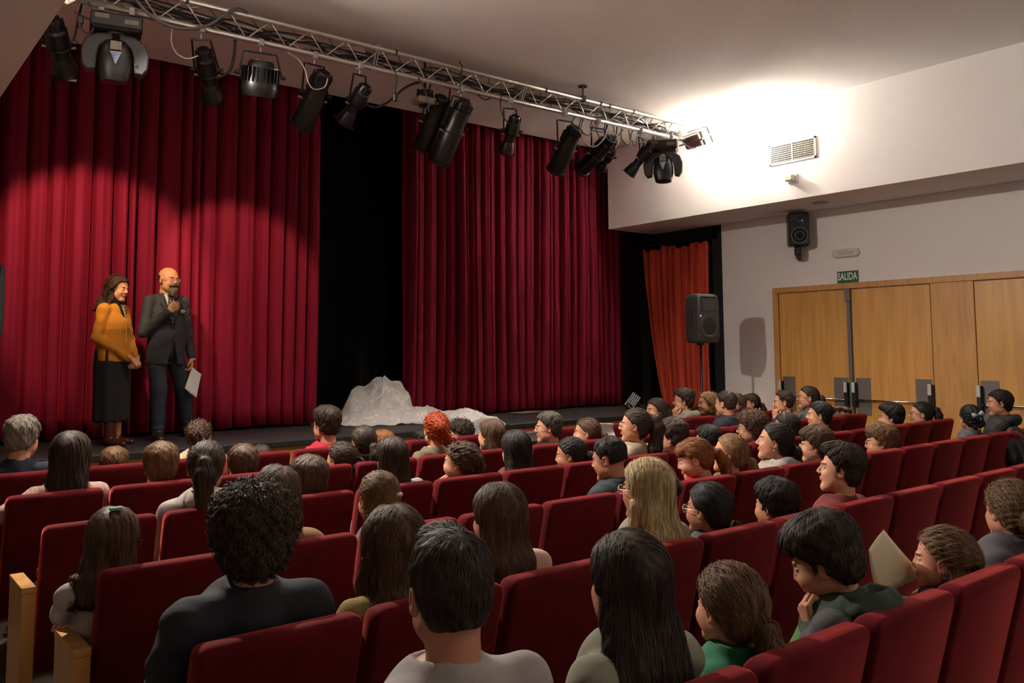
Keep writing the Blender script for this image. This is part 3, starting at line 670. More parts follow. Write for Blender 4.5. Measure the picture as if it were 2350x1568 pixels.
def seat_proto(end=False):
    r = empty('theatre_seat')
    b = back_mesh().done('backrest', M_SEAT, r); shade_auto(b, 50)
    c = MB().box((-.255, .24, .37), (.21, .70, .47), bev=.035).done('seat_cushion', M_SEAT, r); shade_auto(c, 60)
    MB().box((-.245, .25, .33), (.205, .66, .372), bev=.01).done('seat_pan', M_BLACKP, r)
    mb = MB(); pr = [(.30, 0.), (.46, 0.), (.46, .66), (.46, .70), (.167, .70), (.172, .66)]
    mb.loft([[(.214, y, z) for y, z in pr], [(.2620, y, z) for y, z in pr]][::-1]); o = mb.done('armrest', M_WOOD, r); md = o.modifiers.new('b', 'BEVEL'); md.width = .003; md.limit_method = 'ANGLE'
    if end:
        MB().box((-.3185, .035, 0), (-.2645, .345, .676)).done('end_panel', M_WOOD, r)
        MB().box((-.3205, .033, .677), (-.2625, .348, .705), bev=.002).done('armrest', M_WOOD, r)
    return r
P_SEAT, P_END = seat_proto(), seat_proto(True)
register(P_SEAT); register(P_END)
ORD = ['first', 'second', 'third', 'fourth', 'fifth', 'sixth', 'seventh', 'eighth', 'ninth', 'tenth', 'eleventh', 'twelfth', 'thirteenth', 'fourteenth', 'fifteenth', 'sixteenth', 'seventeenth', 'eighteenth']
ROWN = {5: 'the front row nearest the stage', 4: 'the second row from the stage', 3: 'the third row from the stage', 2: 'the fourth row from the stage', 1: 'the fifth row from the stage', 0: 'the nearest row in the picture'}
OCC = {}
SEATS = {}
for k, n in ((5, 17), (4, 17), (3, 17), (2, 16), (1, 12), (0, 6)):
    for j in range(n):
        if k == 0 and j == 0: pass
        src = P_END if j == 0 else P_SEAT
        first = (src is P_SEAT and 'used' not in src) or (src is P_END and 'used' not in src)
        if first: o = src; src['used'] = 1
        else: o = copy_tree(src)
        o.location = (X00+SP*(j+.5), YK[k], .003*k)
        SEATS[(k, j)] = o
        tag(o, 'red velvet seat in %s, %s from the left aisle' % (ROWN[k], ORD[j]), 'theatre seat', 'red theatre seats in rows')
for s in (P_SEAT, P_END): del s['used']
text_obj('1', .05, Matrix.Translation((-.3195, .16, .50)) @ Matrix(((0, 0, -1, 0), (-1, 0, 0, 0), (0, 1, 0, 0), (0, 0, 0, 1))), mat('number_grey', (.09, .08, .06), .5), 'seat_number', SEATS[(2, 0)], .0006)

# ------------------------------------------------------------------ tulle heap on the stage
def vnoise(p, s, seed=0):
    q = np.asarray(p)*s+seed*1.37
    x, y, z = q[..., 0], q[..., 1], q[..., 2]
    return (np.sin(x*1.7+1.3*np.sin(y*1.1+z*.7))*np.sin(y*1.9+1.1*np.sin(z*1.3+x*.6)+1.)+np.sin(z*2.1+1.2*np.sin(x*.9-y*.8)+2.)*.6)/1.6
def tulle():
    nx, ny = 230, 230
    x0, x1, y0, y1 = 4.75, 6.75, 7.66, 9.85
    gx, gy = np.meshgrid(np.linspace(x0, x1, nx), np.linspace(y0, y1, ny), indexing='ij')
    def bump(cx, cy, rx, ry, h, e=2.): 
        d = ((gx-cx)/rx)**2+((gy-cy)/ry)**2; return h*np.exp(-d**e)
    A = math.radians(0)
    h = np.maximum.reduce([bump(5.44, 9.36, .27, .22, .50, 1.8), bump(5.60, 9.33, .22, .22, .47, 1.4), bump(5.20, 9.42, .25, .24, .37, 1.5), bump(5.50, 9.36, .10, .10, .54, 1.0), bump(5.42, 9.2, .58, .36, .17, 1.8), bump(5.75, 9.0, .44, .30, .14, 1.8), bump(6.02, 8.75, .26, .30, .12, 1.6), bump(6.0, 8.30, .27, .32, .15, 1.5), bump(6.02, 8.02, .28, .34, .09, 1.6), bump(5.97, 7.76, .22, .20, .05, 1.8)])
    for _ in range(6): h[1:-1, 1:-1] = (h[1:-1, 1:-1]*2+h[:-2, 1:-1]+h[2:, 1:-1]+h[1:-1, :-2]+h[1:-1, 2:])/6
    P = np.stack([gx, gy, h*.6], -1)
    r1 = 1-np.abs(vnoise(P, 5.5, 2)); r2 = 1-np.abs(vnoise(P, 12, 5)); r3 = 1-np.abs(vnoise(P, 26, 9))
    ang = np.arctan2(gy-9.36, gx-5.46); rad = np.hypot(gx-5.46, gy-9.36)
    dr = (1-np.abs(np.sin(ang*5.5+np.sin(rad*5)*1.4+1.)))**2*np.clip(rad*.16, 0, .05)*(rad < .75)
    H = h+(.045*r1**3+.018*r2**3+.006*r3**2)*np.clip(h*6, 0, 1)+dr*np.clip(h*5, 0, 1)
    edge = h > (.02+.015*vnoise(P, 11, 3))
    V = np.stack([gx+.02*vnoise(P, 15, 8), gy+.02*vnoise(P, 13, 4), Z_ST+.004+H], -1).reshape(-1, 3)
    ov = np.clip(Y_ST-.005-V[:, 1], 0, 1); V[:, 2] -= ov*1.0; V[:, 1] = np.where(ov > 0, Y_ST-.035-ov*.10-.3*(V[:, 2]+ov-Z_ST), V[:, 1])
    i, j = np.meshgrid(np.arange(nx-1), np.arange(ny-1), indexing='ij'); a = i*ny+j
    ok = (edge[:-1, :-1] & edge[1:, :-1] & edge[1:, 1:] & edge[:-1, 1:]).ravel(); a = a.ravel()[ok]
    F = np.c_[a, a+ny, a+ny+1, a+1]
    used = np.unique(F); rm = -np.ones(len(V), int); rm[used] = np.arange(len(used)); V = V[used]; F = rm[F]
    m, nt, b = nodes_mat('tulle')
    setin(b, 'Base Color', (.93, .90, .88, 1)); setin(b, 'Roughness', .3); setin(b, 'Sheen Weight', .5) 
    tr_ = nt.nodes.new('ShaderNodeBsdfTransparent'); tl = nt.nodes.new('ShaderNodeBsdfTranslucent'); tl.inputs[0].default_value = (.93, .9, .88, 1)
    m1 = nt.nodes.new('ShaderNodeMixShader'); m1.inputs[0].default_value = .4; nt.links.new(b.outputs[0], m1.inputs[1]); nt.links.new(tl.outputs[0], m1.inputs[2])
    m2 = nt.nodes.new('ShaderNodeMixShader'); lw = nt.nodes.new('ShaderNodeLayerWeight'); lw.inputs[0].default_value = .35
    mr = nt.nodes.new('ShaderNodeMapRange'); mr.inputs[3].default_value = .42; mr.inputs[4].default_value = .9; nt.links.new(lw.outputs['Facing'], mr.inputs[0])
    tc = nt.nodes.new('ShaderNodeTexCoord'); nn = nt.nodes.new('ShaderNodeTexNoise'); nn.inputs['Scale'].default_value = 3.2; nn.inputs['Detail'].default_value = 3; nn.inputs['Distortion'].default_value = 1.2
    nt.links.new(tc.outputs['Object'], nn.inputs['Vector'])
    r1_ = nt.nodes.new('ShaderNodeMath'); r1_.operation = 'SUBTRACT'; r1_.inputs[1].default_value = .5; nt.links.new(nn.outputs[0], r1_.inputs[0])
    r2_ = nt.nodes.new('ShaderNodeMath'); r2_.operation = 'ABSOLUTE'; nt.links.new(r1_.outputs[0], r2_.inputs[0])
    r3_ = nt.nodes.new('ShaderNodeMapRange'); r3_.inputs[1].default_value = 0.; r3_.inputs[2].default_value = .030; r3_.inputs[3].default_value = .35; r3_.inputs[4].default_value = 0.; nt.links.new(r2_.outputs[0], r3_.inputs[0])
    ad = nt.nodes.new('ShaderNodeMath'); ad.operation = 'ADD'; ad.use_clamp = True; nt.links.new(mr.outputs[0], ad.inputs[0]); nt.links.new(r3_.outputs[0], ad.inputs[1]); nt.links.new(ad.outputs[0], m2.inputs[0])
    bp_ = nt.nodes.new('ShaderNodeBump'); bp_.inputs['Strength'].default_value = .5; bp_.inputs['Distance'].default_value = .05; nt.links.new(r2_.outputs[0], bp_.inputs['Height']); nt.links.new(bp_.outputs[0], b.inputs['Normal'])
    nt.links.new(tr_.outputs[0], m2.inputs[1]); nt.links.new(m1.outputs[0], m2.inputs[2])
    nt.links.new(m2.outputs[0], nt.nodes['Material Output'].inputs['Surface'])
    root = empty('tulle_heap', (5.5, 9.0, Z_ST), 0, 'heap of crumpled white see-through tulle on the stage in front of the black gap', 'fabric')
    o = link_mesh('outer_layer', V-np.array([5.5, 9.0, Z_ST]), F, m, root, True)
    for fz, am, sd in ((.86, .05, 11), (.66, .07, 17)):
        V2 = V.copy(); k = np.clip((V[:, 2]-Z_ST)*5, 0, 1); q = V2*np.array([1, 1, .5])
        cr = (1-np.abs(vnoise(q, 9, sd)))**4+.5*(1-np.abs(vnoise(q, 21, sd+3)))**4+.25*(1-np.abs(vnoise(q, 44, sd+5)))**3
        V2[:, 2] = Z_ST+.003+(V[:, 2]-Z_ST)*fz+am*(cr-.8)*k; V2[:, 2] = np.where(V[:, 1] < Y_ST-.02, V[:, 2]-.004, np.maximum(V2[:, 2], Z_ST+.002)); V2[:, 1] = np.where(V[:, 1] < Y_ST-.02, (V[:, 1]+Y_ST-.033)/2, V2[:, 1])
        link_mesh('inner_layer', V2-np.array([5.5, 9.0, Z_ST]), F, m, root, True)
    c = empty('covered_stool', (5.47, 9.38, Z_ST), .3, 'dark boxy stool half seen through the white tulle', 'stool')
    MB().box((-.16, -.13, .36), (.16, .13, .42), bev=.01).done('stool_top', mat('grey_fabric', (.25, .22, .2), .8), c)
    for sx in (-1, 1):
        for sy in (-1, 1): MB().box((sx*.13-.015, sy*.10-.015, 0), (sx*.13+.015, sy*.10+.015, .36)).done('leg', M_BLACKM, c)
tulle()
# ------------------------------------------------------------------ signed-distance modelling of people
f32 = np.float32
def A3(*v): return np.array(v, dtype=f32)
def ell(p, c, r, R=None):
    q = p-A3(*c)
    if R is not None: q = q@R
    r = np.stack(np.broadcast_arrays(*r), -1).astype(f32) if any(isinstance(v, np.ndarray) and v.ndim for v in r) else A3(*r); k0 = np.linalg.norm(q/r, axis=-1); k1 = np.linalg.norm(q/(r*r), axis=-1)
    return k0*(k0-1)/np.maximum(k1, 1e-6)
def cap(p, a, b, ra, rb=None):
    rb = ra if rb is None else rb
    a = A3(*a); b = A3(*b); ba = b-a; pa = p-a; h = np.clip((pa@ba)/max(float(ba@ba), 1e-9), 0, 1)
    return np.linalg.norm(pa-h[..., None]*ba, axis=-1)-(ra+(rb-ra)*h)
def chain(p, pts, rs, k=.01):
    d = None
    for i in range(len(pts)-1):
        e = cap(p, pts[i], pts[i+1], rs[i], rs[i+1]); d = e if d is None else smin(d, e, k)
    return d
def smin(a, b, k):
    h = np.clip(.5+.5*(b-a)/k, 0, 1); return b+(a-b)*h-k*h*(1-h)
def smax(a, b, k): return -smin(-a, -b, k)
def sph(p, c, r): return np.linalg.norm(p-A3(*c), axis=-1)-r
def loft(p, zs, xc, yc, wx, wy, ex=2.):
    z = p[..., 2]; cx = np.interp(z, zs, xc); cy = np.interp(z, zs, yc); a = np.interp(z, zs, wx); b = np.interp(z, zs, wy)
    q = ((np.abs(p[..., 0]-cx)/a)**ex+(np.abs(p[..., 1]-cy)/b)**ex)**(1/ex)
    d = (q-1)*np.minimum(a, b)
    return np.maximum(np.maximum(d, zs[0]-z), z-zs[-1])
def box3(p, lo, hi, r=0.):
    lo = A3(*lo); hi = A3(*hi); c = (lo+hi)/2; h = (hi-lo)/2-r; q = np.abs(p-c)-h
    return np.linalg.norm(np.maximum(q, 0), axis=-1)+np.minimum(q.max(-1), 0)-r
def nets(fn, lo, hi, h):
    ax = [np.arange(lo[i], hi[i]+h, h, dtype=f32) for i in range(3)]
    nx, ny, nz = map(len, ax)
    P = np.stack(np.meshgrid(*ax, indexing='ij'), -1).reshape(-1, 3)
    D = fn(P).reshape(nx, ny, nz).astype(f32)
    D[0] = D[-1] = h; D[:, 0] = D[:, -1] = h; D[:, :, 0] = D[:, :, -1] = h
    S = D < 0
    acc = np.zeros((nx-1, ny-1, nz-1, 3), f32); cnt = np.zeros((nx-1, ny-1, nz-1), f32)
    corners = [(i, j, k) for i in (0, 1) for j in (0, 1) for k in (0, 1)]
    def sl(a): return D[a[0]:nx-1+a[0], a[1]:ny-1+a[1], a[2]:nz-1+a[2]]
    for a in corners:
        for d in range(3):
            if a[d]: continue
            b = list(a); b[d] = 1; da, db = sl(a), sl(b); m = (da < 0) != (db < 0)
            if not m.any(): continue
            t = np.where(m, da/np.where(m, da-db, 1), 0)
            for c in range(3):
                acc[..., c] += np.where(m, a[c]+(t if c == d else 0), 0)
            cnt += m
    act = cnt > 0; idx = -np.ones(act.shape, np.int64); n = int(act.sum()); idx[act] = np.arange(n)
    I = np.argwhere(act).astype(f32); V = (I+acc[act]/cnt[act][:, None])*h+A3(*lo)
    Fs = []
    for d in range(3):
        o1, o2 = (d+1) % 3, (d+2) % 3
        s0 = [slice(None)]*3; s1 = [slice(None)]*3; s0[d] = slice(0, -1); s1[d] = slice(1, None)
        a, b = S[tuple(s0)], S[tuple(s1)]; ch = np.argwhere(a != b)
        ch = ch[(ch[:, o1] > 0) & (ch[:, o2] > 0) & (ch[:, o1] < S.shape[o1]-1) & (ch[:, o2] < S.shape[o2]-1)]
        inside = S[tuple(ch.T)]
        def g(u, v):
            c = ch.copy(); c[:, o1] -= u; c[:, o2] -= v; return idx[tuple(c.T)]
        q = np.stack([g(0, 0), g(1, 0), g(1, 1), g(0, 1)], 1)
        q[~inside] = q[~inside][:, ::-1]
        Fs.append(q)
    F = np.concatenate(Fs); F = F[(F >= 0).all(1)]
    return V, F
def rotm(yaw=0, pitch=0, roll=0):
    return np.array(Euler((pitch, roll, yaw), 'XYZ').to_matrix(), dtype=f32)
def nz3(p, s, ph=0.):
    return (np.sin(p[..., 0]*s+ph)*np.sin(p[..., 1]*s*1.1+ph*1.7)*np.sin(p[..., 2]*s*.9+ph*.6)+.5*np.sin(p[..., 0]*s*2.1+p[..., 1]*s*1.3+ph)*np.sin(p[..., 2]*s*1.9+ph))

CR_C, CR_R = (0, -.014, .036), (.0775, .0985, .086)
def head_fn(p, kind):
    child = kind == 'child'; fem = kind in ('woman',)
    ps = p.copy(); sx = np.abs(ps[..., 0]); ps[..., 0] = sx
    d = ell(ps, CR_C, CR_R)
    jw = .056 if not fem else .051
    if child: jw = .053
    jz = .0 if not child else .012
    d = smin(d, ell(ps, (0, .026, -.030+jz*.5), (jw+.008, .064, .080-jz)), .03)
    d = smin(d, cap(ps, (.0, .070, -.098+jz), (.012, .066, -.100+jz), .018 if not fem else .015), .022)          # chin
    d = smin(d, cap(ps, (.052 if not fem else .046, -.002, -.062+jz), (.018, .062, -.096+jz), .014), .028)       # jaw line
    d = smin(d, sph(ps, (.036, .062, -.028), .022 if not child else .026), .02)                             # cheek
    d = smin(d, cap(ps, (.008, .088, .024), (.036, .078, .026), .008 if not fem and not child else .005), .014)   # brow
    d = smin(d, cap(ps, (0, .088, .014), (0, .106 if not child else .100, -.020), .0065, .0095), .010)           # nose
    d = smin(d, sph(ps, (.0105, .098 if not child else .093, -.026), .0075), .006)
    d = smax(d, -ell(ps, (.032, .099, .004), (.019, .016, .012)), .012)                                     # socket
    d = smin(d, sph(ps, (.031, .074, .003), .0135), .003)                                                   # eyeball
    d = smin(d, cap(ps, (.014, .086, .012), (.046, .076, .010), .0035), .005)                               # lid
    d = smin(d, cap(ps, (0, .092, -.050), (.018, .086, -.053), .0055, .003), .006)                          # lips
    d = smin(d, cap(ps, (0, .089, -.061), (.014, .085, -.060), .0065, .0035), .006)
    d = smax(d, -cap(ps, (0, .0985, -.0555), (.016, .091, -.0562), .0018), .004)
    d = smin(d, sph(ps, (.038, .034, -.056+jz), .026), .03)
    # ear
    Re = rotm(0, 0, 0)
    e = ell(ps, (.0800, -.008, -.004), (.008, .0195, .031), rotm(R_(-18), R_(-8), 0))
    e = smax(e, -ell(ps, (.0885, -.003, -.001), (.007, .011, .019)), .005)
    d = smin(d, e, .006)
    nr = .057 if kind == 'man' else (.044 if child else .046)
    d = smin(d, cap(ps, (0, -.022, -.06), (0, -.036, -.168), nr, nr*1.02), .022)
    return d
def head_mask(p):
    x = np.abs(p[:, 0]); y, z = p[:, 1], p[:, 2]; m = np.zeros((len(p), 3), f32)
    lip = np.clip(1.4-np.hypot(x/.021, (z+.0555)/.0105), 0, 1)*(y > .075); m[:, 0] = np.clip(lip*2, 0, .85)
    brow = np.clip(1.3-np.hypot((x-.030)/.019, (z-.0255-.12*(x-.03))/.0048), 0, 1)*(y > .055)
    de = np.linalg.norm(np.c_[x-.031, y-.0875, z-.003], axis=1)
    lash = np.clip(1.15-np.hypot((x-.031)/.016, (z-.009)/.0022), 0, 1)*(y > .06)
    m[:, 1] = np.clip(np.maximum.reduce([brow*1.6, lash*1.6, np.clip((.0062-de)*500, 0, 1)]), 0, 1)
    m[:, 2] = np.clip(1.5-np.hypot((x-.031)/.0125, (z-.003)/.0055), 0, 1)*(y > .072)*(1-m[:, 1])
    return m
HEADS = {}
def head_mesh(kind, h):
    key = (kind, h)
    if key not in HEADS:
        V, F = nets(lambda p: head_fn(p, kind), (-.105, -.125, -.245), (.105, .125, .135), h)
        mk = head_mask(V); mk[:, 0] *= 1. if kind == 'woman' else .45; HEADS[key] = (V, F, mk)
    return HEADS[key]

# hand: wrist at origin, fingers +y, thumb +x, palm -z
def hand_fn(p, curl, spread, thumb):
    d = cap(p, (0, -.05, 0), (0, .0, 0), .023, .022)
    d2 = None
    kn = [(.030, .082, 0), (.010, .088, .002), (-.011, .084, .001), (-.030, .074, -.002)]
    for i, k in enumerate(kn):
        e = cap(p, (k[0]*.45, .008, -.002), k, .0165, .0115); d2 = e if d2 is None else smin(d2, e, .012)
    d = smin(d, d2, .02)
    Ls = ((.042, .026, .020), (.046, .030, .021), (.043, .028, .020), (.034, .021, .018))
    fg = None
    for i, k in enumerate(kn):
        q = np.array(k, dtype=float); a = 0.; sp = (1.5-i)*spread; c = curl[i] if isinstance(curl, (list, tuple)) else curl
        for j, L in enumerate(Ls[i]):
            a += c*(.75 if j == 0 else (1.1 if j == 1 else .7)); n = q+np.array([math.sin(sp)*L*math.cos(a), math.cos(a)*L, -math.sin(a)*L])
            r0 = (.0098, .0088, .0080)[j]; e = cap(p, q, n, r0, r0-.0012); fg = e if fg is None else np.minimum(fg, e) if j == 0 else smin(fg, e, .002); q = n
    d = smin(d, fg, .006)
    t = thumb
    tp = [(.018, .018, -.006), (.040+.01*(1-t), .046, -.012-.012*t), (.050-.012*t+.012*(1-t), .070, -.020-.022*t), (.050-.030*t+.010*(1-t), .092, -.024-.026*t)]
    d = smin(d, chain(p, tp, [.015, .0125, .0105, .0085], .006), .012)
    return d
HANDS = {}
def hand_mesh(curl=.5, spread=.08, thumb=.5, h=.0032):
    key = (str(curl), spread, thumb, h)
    if key not in HANDS: HANDS[key] = nets(lambda p: hand_fn(p, curl, spread, thumb), (-.07, -.075, -.12), (.085, .205, .04), h)
    return HANDS[key]
def frame(y, n):
    """columns x,y,z with y=finger direction, z=back-of-hand normal"""
    y = np.array(y, float); y /= np.linalg.norm(y); n = np.array(n, float); n = n-y*(n@y); n /= np.linalg.norm(n)+1e-9; x = np.cross(y, n); return np.stack([x, y, n], 1)

# ---- hair: returns sdf function and a flow function, head coordinates (adult size)
def face_cut(p, fr=1., low=0.):
    z = p[..., 2]; x = np.abs(p[..., 0])
    f = np.interp(z, [-.30, -.12, -.06, -.03, .0, .02, .05, .075, .10, .13], [-.05+low, -.05+low, -.046+low, -.03+low*.5, .004, .016, .042, .066*fr, .105*fr, .14])
    return p[..., 1]-f-.012*np.clip(1-x/.06, 0, 1)*(z > .03)
def make_hair(style, hs):
    T = hs.get('t', .011); L = hs.get('len', .30); ph = hs.get('seed', 0)*1.3
    def cap_fn(p, t, cut=True, nape=-.07, fr=1.):
        d = ell(p, (0, -.014, .036), (.0775+t, .0985+t, .086+t))
        d = smin(d, ell(p, (0, -.045, -.01), (.066+t*.6, .060+t*.6, .075)), .02)
        if cut: d = smax(d, face_cut(p, fr), .010)
        d = smax(d, nape-p[..., 2]+.25*np.clip(-p[..., 1]-.06, -.05, .05), .012)
        ear = ell(p*np.array([1, 1, 1], f32), (0, -.004, -.012), (.2, .020, .030))
        return smax(d, -ear, .006)
    wav = hs.get('wave', 0.)
    top = lambda p: np.clip((p[..., 2]-.03)/.08, 0, 1)
    if style == 'short':
        fr = hs.get('fr', 1.); fd = hs.get('fade', 0.)
        def fn(p):
            t = T*(1-fd)+T*1.3*top(p)*(1+fd)
            d = cap_fn(p, t, True, -.075+.055*(fd > .8)+.022*(.4 < fd <= .8), fr)
            if hs.get('fringe'): d = smin(d, smax(ell(p, (0, .058, .072), (.060, .038, .036)), -(p[..., 2]-.048), .01), .015)
            if hs.get('quiff'): d = smin(d, ell(p, (.0, .062, .112), (.050, .036, .026)), .022)
            return d+.0022*nz3(p, 110, ph)+hs.get('mess', .003)*nz3(p, 55, ph+1)
        def flow(p): 
            w_ = A3(.012, -.065, .125); f = p-w_; f = f+A3(0, -.02, -.03); return f
        return fn, flow, -.08
    if style == 'balding':
        def fn(p):
            d = cap_fn(p, T*.8, True, -.075, .4)
            dome = ell(p, (0, .035, .12), (.062, .105, .075)); d = smax(d, -dome, .01)
            return d+.0015*nz3(p, 120, ph)
        return fn, (lambda p: A3(0, -.3, -1)+p*0), -.08
    if style in ('long', 'bob', 'wavy', 'curlylong'):
        wd = hs.get('wid', 1.); zb = -L; fwd = hs.get('fwd', 0.)
        am = {'long': .003, 'bob': .004, 'wavy': .011, 'curlylong': .014}[style]
        def fn(p):
            d = cap_fn(p, T+.004, True, -.12, hs.get('fr', 1.))
            zs = [zb, zb*.75, zb*.5, -.10, -.03, .03, .08]
            wx = [.070*wd, .092*wd, .098*wd, .092*(wd*.5+.5), .089, .084, .05]
            wy = [.024, .036, .044, .056, .074, .080, .05]
            yc = [-.105, -.098, -.085, -.055, -.030, -.02, -.02]
            c = loft(p, zs, [0]*7, yc, wx, wy, 2.3)
            if hs.get('taper'): c = c+np.clip((zb*.55-p[..., 2]), 0, 1)*.15
            if fwd:   # locks in front of shoulders / cheeks
                ps = p.copy(); ps[..., 0] = np.abs(ps[..., 0])
                c = smin(c, chain(ps, [(.070, .005, .05), (.083, .0, -.05), (.085, .01, -.14), (.080, .035, max(zb, -.26))], [.020, .022, .022, .014], .02), .02)
            c = smax(c, np.where(p[..., 2] < -.02, p[..., 1]-(.015+.03*fwd), face_cut(p)), .01)
            d = smin(d, c, .022)
            # parting groove
            px = hs.get('part', 0.); d = d+.004*np.exp(-((p[..., 0]-px)/.006)**2)*(p[..., 2] > .08)
            g = am*(np.sin(p[..., 2]*hs.get('wf', 55)+p[..., 0]*32+ph)*np.sin(p[..., 0]*60+p[..., 1]*45+ph)*.6+.4*np.sin(p[..., 2]*31+p[..., 0]*75+ph*2))
            r = .0013*np.sin(p[..., 0]*230+p[..., 1]*170+6*np.sin(p[..., 2]*9+ph))
            return d+g*np.clip((.10-p[..., 2])/.15, .15, 1)+r
        def flow(p):
            px = hs.get('part', 0.); x = p[..., 0:1]-px
            w_ = np.clip((p[..., 2:3]-.04)/.07, 0, 1)
            down = np.concatenate([x*.2+am*40*.06*np.sin(p[..., 2:3]*hs.get('wf', 55)+p[..., 0:1]*30+ph), -.10+0*x, -1+0*x], -1)
            side = np.concatenate([np.sign(x+1e-5)*(1.0), -.55+0*x, -.5+0*x], -1)
            return down*(1-w_)+side*w_
        return fn, flow, zb
    if style == 'curly':
        def fn(p):
            t = T+.014*top(p)
            d = ell(p, (0, -.016, .040), (.0775+t, .0985+t, .086+t))
            d = smin(d, ell(p, (0, -.055, -.02), (.066+t*.6, .050+t*.6, .070)), .02)
            d = smax(d, face_cut(p, 1.05)-.008, .010); d = smax(d, hs.get('nape', -.095)-p[..., 2], .015)
            return d+.009*nz3(p, 85, ph)+.004*nz3(p, 170, ph+2)
        return fn, (lambda p: (p-A3(0, -.02, .10))+A3(0, 0, -.05)), -.12
    if style in ('pony', 'bun', 'halfup', 'updo'):
        tz = hs.get('tz', .02); tie = np.array([hs.get('tx', 0.), -.118, tz]); pl = hs.get('len', .24)
        def fn(p):
            d = cap_fn(p, T*.55+.002, True, -.07, hs.get('fr', .95))
            if hs.get('bang'): d = smin(d, smax(ell(p, (0, .052, .068), (.066, .046, .046)), -(p[..., 2]-.030), .008), .015)
            if style == 'pony':
                a = tie+np.array([0, -.012, .0]); pts = [tie+np.array([0, .02, .0]), a+np.array([0, -.018, .006]), a+np.array([0, -.034, -.05]), a+np.array([0, -.026, -pl*.6]), a+np.array([hs.get('sx', 0.), -.014, -pl])]
                tw = hs.get('tw', 1.); d = smin(d, chain(p, pts, [.016, .022*tw, .031*tw, .029*tw, .008], .02), .012)
            elif style == 'bun':
                br = hs.get('br', .036); d = smin(d, ell(p, tuple(tie+np.array([0, -br*.55, 0])), (br*1.1, br*.85, br)), .008)
            elif style == 'updo':
                d = smin(d, chain(p, [(-.05, -.07, .07), (0, -.105, .03), (.04, -.10, -.03), (0, -.095, -.06)], [.026, .036, .03, .02], .02), .015)
            elif style == 'halfup':
                zb = -pl; zs = [zb, zb*.7, zb*.4, -.08, -.02, .03]; c = loft(p, zs, [0]*6, [-.10, -.10, -.085, -.06, -.04, -.03], [.066, .088, .092, .086, .082, .07], [.026, .036, .04, .045, .05, .05], 2.3)
                d = smin(d, smax(c, p[..., 1]-.0, .01), .015); d = smin(d, ell(p, (0, -.115, .02), (.03, .016, .03)), .012)
            am = .006 if style in ('updo',) else .0015
            r = .0018*np.sin(p[..., 2]*260+p[..., 1]*120+p[..., 0]*60) if style != 'pony' else .0015*np.sin(p[..., 0]*260+p[..., 2]*40)
            return d+r+am*nz3(p, 90, ph)+.0012*nz3(p, 60, ph)
        def flow(p):
            to = tie.astype(f32)-p; far = np.linalg.norm(to, axis=-1, keepdims=True) > .035
            beyond = (p[..., 1:2] < tie[1]-.005) | (p[..., 2:3] < tz-.09)
            if style == 'bun': return np.where(beyond, np.cross(to, A3(0, 1, .2)), to)
            if style == 'halfup': return np.where(p[..., 2:3] < .0, A3(0, -.02, -1)+0*p, to+A3(0, 0, -.02))
            return np.where(beyond, A3(0, -.05, -1)+0*p, to)
        return fn, flow, -pl-.1
    raise ValueError(style)
def grad(fn, p, e=.002):
    g = np.stack([fn(p+A3(e, 0, 0))-fn(p-A3(e, 0, 0)), fn(p+A3(0, e, 0))-fn(p-A3(0, e, 0)), fn(p+A3(0, 0, e))-fn(p-A3(0, 0, e))], -1)
    return g/(np.linalg.norm(g, axis=-1, keepdims=True)+1e-9)
def strands(fn, flow, V, n, steps, sl, width, seed, curl=0., lift=.004, zmin=-9, frizz=0.):
    rg = np.random.default_rng(seed); P = V[rg.integers(0, len(V), n)].astype(f32)+rg.normal(0, .003, (n, 3)).astype(f32)
    off = (rg.random(n)**1.6*lift).astype(f32); ph = rg.random(n)*6.28; path = []; nrm = []
    g = grad(fn, P); P = P-g*(fn(P)-off)[:, None]; jit = rg.normal(0, .10, (n, 3)).astype(f32)
    ln = sl*rg.uniform(.5, 1.15, n).astype(f32)[:, None]
    for s in range(steps):
        g = grad(fn, P); path.append(P.copy()); nrm.append(g)
        d = flow(P); d = d/(np.linalg.norm(d, axis=-1, keepdims=True)+1e-6)+jit; d = d-g*np.sum(g*d, -1, keepdims=True)
        d /= np.linalg.norm(d, axis=-1, keepdims=True)+1e-6
        if curl:
            sd = np.cross(g, d); w_ = (s*1.25+ph)[:, None]; d = d+curl*(sd*np.cos(w_)+g*np.sin(w_)*.8)
        P = P+d*ln
        P = P-g*np.clip(fn(P)-off-(curl*.006*(1+np.sin(s*1.25+ph)))-frizz*s/steps*np.abs(np.sin(ph)), -.01, .02)[:, None]
        low = P[:, 2] < zmin-.03; P[low] = path[-1][low]
    path = np.stack(path, 1); nrm = np.stack(nrm, 1); k = steps
    tan = np.gradient(path, axis=1); tan /= np.linalg.norm(tan, axis=-1, keepdims=True)+1e-9
    sd = np.cross(tan, nrm); sd /= np.linalg.norm(sd, axis=-1, keepdims=True)+1e-9
    t = np.linspace(0, 1, k); wd = (width*np.minimum(1, (1-t)*2.2+.12)*np.minimum(1, t*4+.3))[None, :, None]*rg.uniform(.6, 1.3, (n, 1, 1))
    a = path-sd*wd; b = path+nrm*wd*.5; c = path+sd*wd
    VV = np.stack([a, b, c], 2).reshape(-1, 3)
    base = (np.arange(n)[:, None]*k+np.arange(k-1)[None])*3; base = base.ravel()
    F = np.concatenate([np.stack([base, base+1, base+4, base+3], 1), np.stack([base+1, base+2, base+5, base+4], 1)])
    return VV.astype(f32), F
def join(parts):
    Vs, Fs, n = [], [], 0
    for V, F in parts: Vs.append(V); Fs.append(F+n); n += len(V)
    return np.concatenate(Vs), np.concatenate(Fs)

